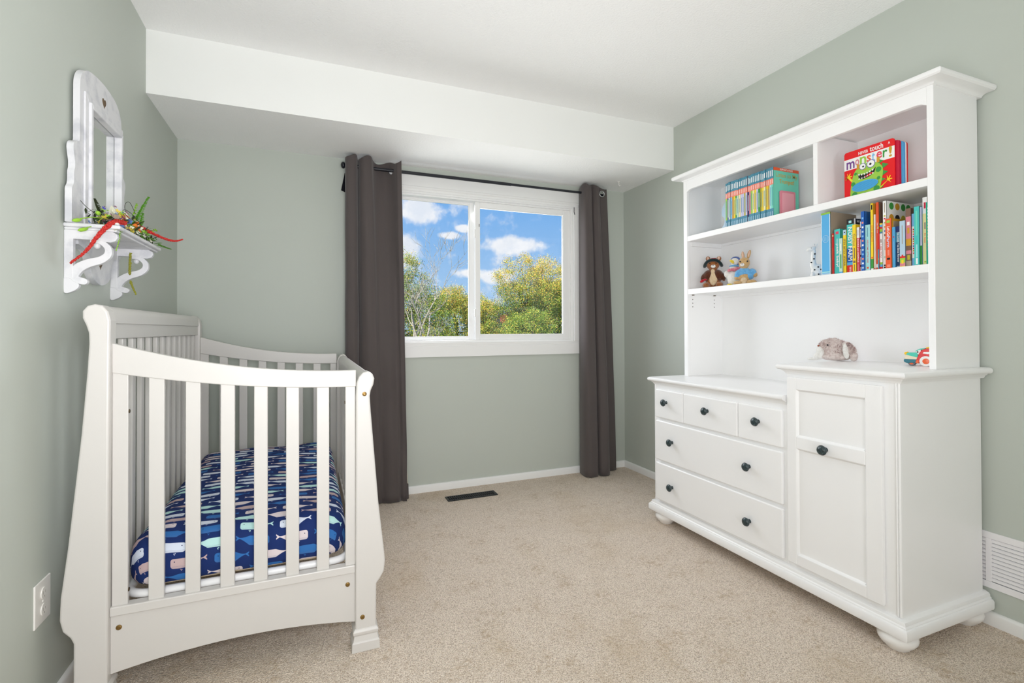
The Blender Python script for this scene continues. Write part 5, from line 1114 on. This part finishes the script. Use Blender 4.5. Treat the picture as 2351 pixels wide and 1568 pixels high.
def wheel(x, y, r, m_t='car_white'):
    rt = k.M @ rotm('X', 90); o3 = k.p(x, y, r)
    mt = Matrix.Translation(o3) @ rt.to_4x4()
    w_ = MB().lathe([(r*.7, -.005), (r*.93, -.0045), (r, -.002), (r, .002), (r*.93, .0045), (r*.7, .005)], (0, 0, 0), 'z', 28).xf(mt).build('wheel', m_t, t_, smooth=40)
    MB().lathe([(r*.55, .0045), (r*.5, .0062), (r*.2, .0068), (.0004, .0068)], (0, 0, 0), 'z', 20).xf(mt).build('hub', 'car_orange', w_, smooth=40); return w_
for y in (-.029, .029):
    wheel(.014, y, .0195) if y < 0 else wheel(.014, y, .0195)
wheel(-.030, -.016, .011, 'car_grey'); wheel(-.030, .016, .011, 'car_grey')
ext('mudguard', [(-.018, .012), (-.014, .024), (-.008, .022), (-.008, .010)], -.027, .027, 'car_orange', bev=.001)
# ------------------------------------------------------------------ outside: trees, house, lawn
mat('lawn', (84, 104, 52), .9, .1, var=(1.5, (110, 120, 60), .4, .65)); mat('bark', (96, 84, 70), .9, .1, var=(9, (62, 54, 46), .4, .6)); mat('bark_pale', (190, 182, 168), .9, .1, var=(14, (110, 100, 86), .45, .65))
for n_, c_ in dict(lf_dark=(78, 104, 40), lf_green=(118, 154, 54), lf_light=(172, 194, 84), lf_yellow=(232, 212, 92), lf_gold=(238, 190, 84), lf_grey=(150, 152, 122)).items():
    m = mat(n_, c_, .6, .3); bb = m.node_tree.nodes['Principled BSDF']
LEAF = ['lf_dark', 'lf_green', 'lf_light', 'lf_yellow', 'lf_gold', 'lf_grey']
GZ = -3.2
o = MB().box(-40, 70, 6, 120, GZ-.5, GZ).build('ground', 'lawn'); o['kind'] = 'structure'
def tree(label, base, trunk_h, lobes, n, weights, seed, size=(.030, .055), gold_top=None, name='tree', trunk_r=.16, group='trees outside the window'):
    n0 = n; n = int(n*6.0); rg = np.random.default_rng(seed); rp = random.Random(seed)
    t_ = thing(name, label, 'tree', base, group)
    base = Vector(base); b = MB(); top = base+Vector((0, 0, trunk_h))
    b.tube([base, base.lerp(top, .5)+Vector((.1, 0, 0)), top], [trunk_r, trunk_r*.8, trunk_r*.5], 8)
    for c, r in lobes:
        c = Vector(c); st = base.lerp(top, rp.uniform(.45, .95)); mid = st.lerp(c, .55)+Vector((rp.uniform(-.3, .3), rp.uniform(-.3, .3), .2))
        b.tube([st, mid, c], [trunk_r*.4, trunk_r*.25, .02], 6)
    b.build('trunk', 'bark', t_, smooth=60)
    cs = np.array([c for c, r in lobes]); rs_ = np.array([r for c, r in lobes]); vol = (rs_.prod(1))**(2/3); pick = rg.choice(len(lobes), n, p=vol/vol.sum())
    d = rg.normal(size=(n, 3)); d /= np.linalg.norm(d, axis=1)[:, None]
    rad = .45+.55*rg.random(n)**.45
    # leaves hang together in sprays
    ncl = n0//16; cl = rg.integers(0, ncl, n); cdir = rg.normal(size=(ncl, 3)); cdir /= np.linalg.norm(cdir, axis=1)[:, None]; cr_ = .5+.52*rg.random(ncl)**.5; cpk = rg.choice(len(lobes), ncl, p=vol/vol.sum())
    ctr = cs[cpk]+cdir*rs_[cpk]*cr_[:, None]
    p = ctr[cl] + rg.normal(size=(n, 3))*np.array([.17, .17, .13])*(rs_[cpk][cl].mean(1)[:, None]**.5)
    a = rg.normal(size=(n, 3)); a /= np.linalg.norm(a, axis=1)[:, None]; q = rg.normal(size=(n, 3)); c_ = np.cross(a, q); c_ /= np.linalg.norm(c_, axis=1)[:, None]
    s = rg.uniform(size[0], size[1], n)[:, None]
    v = np.stack([p-a*s*.9, p-c_*s*.42, p+a*s*.9, p+c_*s*.42], 1).reshape(-1, 3)
    wts = np.tile(np.array(weights, float), (ncl, 1))
    if gold_top is not None:
        kk = np.clip((ctr[:, 2]-gold_top[0])/(gold_top[1]-gold_top[0]), 0, 1)[:, None]; wts = wts*(1-kk)+np.array([.0, .03, .12, .40, .45, 0])*kk
    wts += rg.random((ncl, 6))**3*.12; wts /= wts.sum(1)[:, None]; cum = wts.cumsum(1)
    mi_ = (rg.random(n)[:, None] > cum[cl]).sum(1).clip(0, 5)
    me = bpy.data.meshes.new('foliage'); lo = Vector(t_.location)
    me.vertices.add(4*n); me.vertices.foreach_set('co', (v-np.array(lo)).astype(np.float32).ravel()); me.loops.add(4*n); me.loops.foreach_set('vertex_index', np.arange(4*n, dtype=np.int32))
    me.polygons.add(n); me.polygons.foreach_set('loop_start', np.arange(0, 4*n, 4, dtype=np.int32)); me.polygons.foreach_set('material_index', mi_.astype(np.int32))
    for lf in LEAF: me.materials.append(M[lf])
    me.update(); me.validate()
    f_ = bpy.data.objects.new('foliage', me); C.objects.link(f_); place(f_, lo, t_); stuff(f_)
    return t_
def lobes(cx, cy_, cz, rx, ry, rz, n, seed, r=(.9, 1.5)):
    rp = random.Random(seed); out = [((cx, cy_, cz), (rx*.6, ry*.6, rz*.6))]
    for i in range(n):
        a = rp.uniform(0, 6.28); t = rp.uniform(-.95, 1); k = math.sqrt(1-t*t*.9); q = rp.uniform(*r)
        out.append(((cx+rx*.72*k*math.cos(a), cy_+ry*.72*k*math.sin(a), cz+rz*.78*t), (q, q, q*.85)))
    return out
tree('tall golden topped tree filling the sliding pane', (14.0, 31, GZ), 6.0, lobes(13.8, 31, 3.1, 2.8, 2.4, 2.6, 17, 4)+[((13.2, 30.6, 5.2), (1.1, 1, .9)), ((14.9, 30.8, 5.3), (1.1, 1, .9))], 15000, [.34, .34, .16, .10, .04, .02], 1, gold_top=(2.6, 5.6))
tree('leafy green tree rising behind the bare tree', (4.7, 29, GZ), 5.5, lobes(4.5, 29, 2.0, 2.6, 2.2, 3.0, 13, 8)+[((4.9, 28.6, 4.7), (1.0, 1, .9)), ((6.6, 28.5, 2.2), (1.1, 1, 1.0)), ((5.9, 28.6, 3.4), (1.1, 1, .9)), ((6.7, 28.5, 2.7), (.9, .9, .8)), ((7.3, 28.4, 1.3), (.9, .9, .9))], 13000, [.20, .34, .28, .10, .03, .05], 2, gold_top=(3.5, 8))
tree('yellow green tree behind the centre of the window', (9.7, 34, GZ), 5.0, lobes(9.8, 34, 1.6, 2.2, 1.8, 2.6, 10, 5, (.8, 1.2)), 9000, [.22, .30, .22, .18, .06, .02], 3, gold_top=(1.8, 5.0))
tree('yellow tipped tree beside the golden topped tree', (11.6, 33, GZ), 4.5, lobes(11.5, 33, 1.1, 1.5, 1.4, 2.4, 8, 6, (.7, 1.0)), 6000, [.20, .28, .20, .22, .08, .02], 4, gold_top=(1.4, 4.2))
tree('golden tree at the far edge of the sliding pane', (17.8, 34, GZ), 5.0, lobes(17.8, 34, 3.2, 1.5, 1.4, 1.0, 8, 9, (.7, 1.0)), 6000, [.25, .25, .16, .22, .10, .02], 5, gold_top=(2.6, 4.6))
tree('low bright green tree in front of the brick house', (12.2, 26.5, GZ), 3.4, lobes(11.9, 26.5, .7, 1.4, 1.0, 1.5, 9, 12, (.5, .8))+[((13.1, 26.4, 1.2), (.55, .5, .45))], 6000, [.14, .42, .30, .12, .02, 0], 6, size=(.026, .048))
tree('shrubby dark tree at the foot of the centre trees', (8.6, 36, GZ), 2.8, lobes(8.6, 36, -.6, 2.6, 1.2, 1.5, 9, 14, (.7, 1.0)), 5000, [.46, .30, .10, .06, .02, .06], 7)
tree('shrubby yellow green bush under the leafy green tree', (6.4, 27, GZ), 2.6, lobes(6.0, 27, -.5, 2.2, 1.1, 1.4, 9, 15, (.6, .9)), 6000, [.18, .32, .28, .10, .05, .07], 8, size=(.028, .05))
tree('hedge like tree between the two panes', (10.8, 37, GZ), 2.8, lobes(11.0, 37, -.3, 2.4, 1.0, 1.6, 9, 16, (.7, 1.0)), 5000, [.42, .32, .12, .08, .03, .03], 9)
# bare tree
bt = thing('bare_tree', 'nearly leafless tree with pale twisting branches', 'tree', (5.25, 24, GZ), 'trees outside the window')
rb = random.Random(21); b = MB(); tips = []
def grow(p, d, r, ln, lvl):
    pts = [p]; rr_ = [r]; q = p.copy(); dd = d.copy()
    n = 4
    for i in range(n):
        dd = (dd+Vector((rb.uniform(-.25, .25), rb.uniform(-.25, .25), rb.uniform(-.12, .2)))).normalized(); q = q+dd*(ln/n); pts.append(q.copy()); rr_.append(r*(1-.45*(i+1)/n))
    b.tube(pts, rr_, 6 if lvl < 3 else 4)
    if lvl < 5:
        for k_ in range(3 if lvl < 4 else 2):
            i = rb.choice((2, 3, 4)); ax = Vector((rb.uniform(-1, 1), rb.uniform(-1, 1), rb.uniform(-.1, .8))).normalized()
            grow(pts[i], (dd*.75+ax*.75).normalized(), max(.008, rr_[i]*.66), ln*rb.uniform(.55, .8), lvl+1)
    else: tips.append(q)
grow(Vector((5.25, 24, GZ)), Vector((.0, 0, 1)), .13, 3.4, 0)
grow(Vector((5.25, 24, .2)), Vector((.35, 0, 1)), .06, 1.9, 2); grow(Vector((5.22, 24, -.1)), Vector((-.6, 0, .7)), .06, 1.9, 2); grow(Vector((5.25, 24, -.6)), Vector((.8, 0, .45)), .05, 1.6, 2); grow(Vector((5.2, 24, .9)), Vector((-.25, 0, 1)), .06, 1.9, 1)
b.build('branches', 'bark_pale', bt, smooth=60)
# brick house beyond the trees
mat('brick', (132, 52, 44), .8, .2, var=(6, (108, 40, 36), .4, .65)); mat('roof_dark', (62, 60, 62), .8, .2, var=(5, (80, 78, 78), .4, .6)); mat('siding', (230, 230, 228), .6, .3); mat('dark_glass', (44, 66, 74), .1, .6); mat('chimney_brick', (190, 104, 82), .8, .2, var=(9, (160, 84, 66), .4, .6))
hs = thing('house', 'red brick house with dark roof partly hidden by trees', 'house', (19, 40, GZ))
MB().box(17.0, 26.0, 39, 47, GZ, 1.9).prism([(17.0, 1.9), (21.5, 3.9), (26.0, 1.9)], 'y', 39, 47).build('brick_wall', 'brick', hs)
MB().prism([(16.3, 1.62), (16.5, 1.45), (21.5, 3.85), (21.5, 4.08)], 'y', 38.4, 47.6).build('roof', 'roof_dark', hs); MB().prism([(26.7, 1.62), (26.5, 1.45), (21.5, 3.85), (21.5, 4.08)], 'y', 38.4, 47.6).build('roof', 'roof_dark', hs)
MB().box(16.4, 26.0, 38.2, 39, 1.32, 1.48).build('fascia', 'siding', hs)
def win(x0, x1, z0, z1):
    f_ = MB().box(x0, x1, 38.9, 39.0, z0, z0+.08).box(x0, x1, 38.9, 39.0, z1-.08, z1).box(x0, x0+.08, 38.9, 39.0, z0, z1).box(x1-.08, x1, 38.9, 39.0, z0, z1).box((x0+x1)/2-.04, (x0+x1)/2+.04, 38.9, 39.0, z0, z1).build('window', 'siding', hs)
    MB().box(x0+.08, x1-.08, 38.95, 38.98, z0+.08, z1-.08).build('window_glass', 'dark_glass', f_)
for a in ((17.3, 18.7, -.4, 1.25), (19.5, 22.3, -.4, 1.25)): win(*a)
MB().box(18.75, 19.45, 38.93, 39.0, GZ, 1.2).build('front_door', 'brick', hs)
gr = thing('house', 'low grey roofed house wing with a pale brick chimney behind foliage', 'house', (15.5, 42, GZ))
MB().box(13.6, 17.0, 40.5, 44, GZ, 1.0).build('wall', 'siding', gr); MB().prism([(13.2, .95), (17.0, .95), (17.0, 1.15), (15.1, 1.75), (13.2, 1.15)], 'y', 40, 44.5).build('roof', 'roof_dark', gr); MB().box(15.72, 16.22, 40.6, 41.1, 1.0, 2.35).build('chimney', 'chimney_brick', gr)
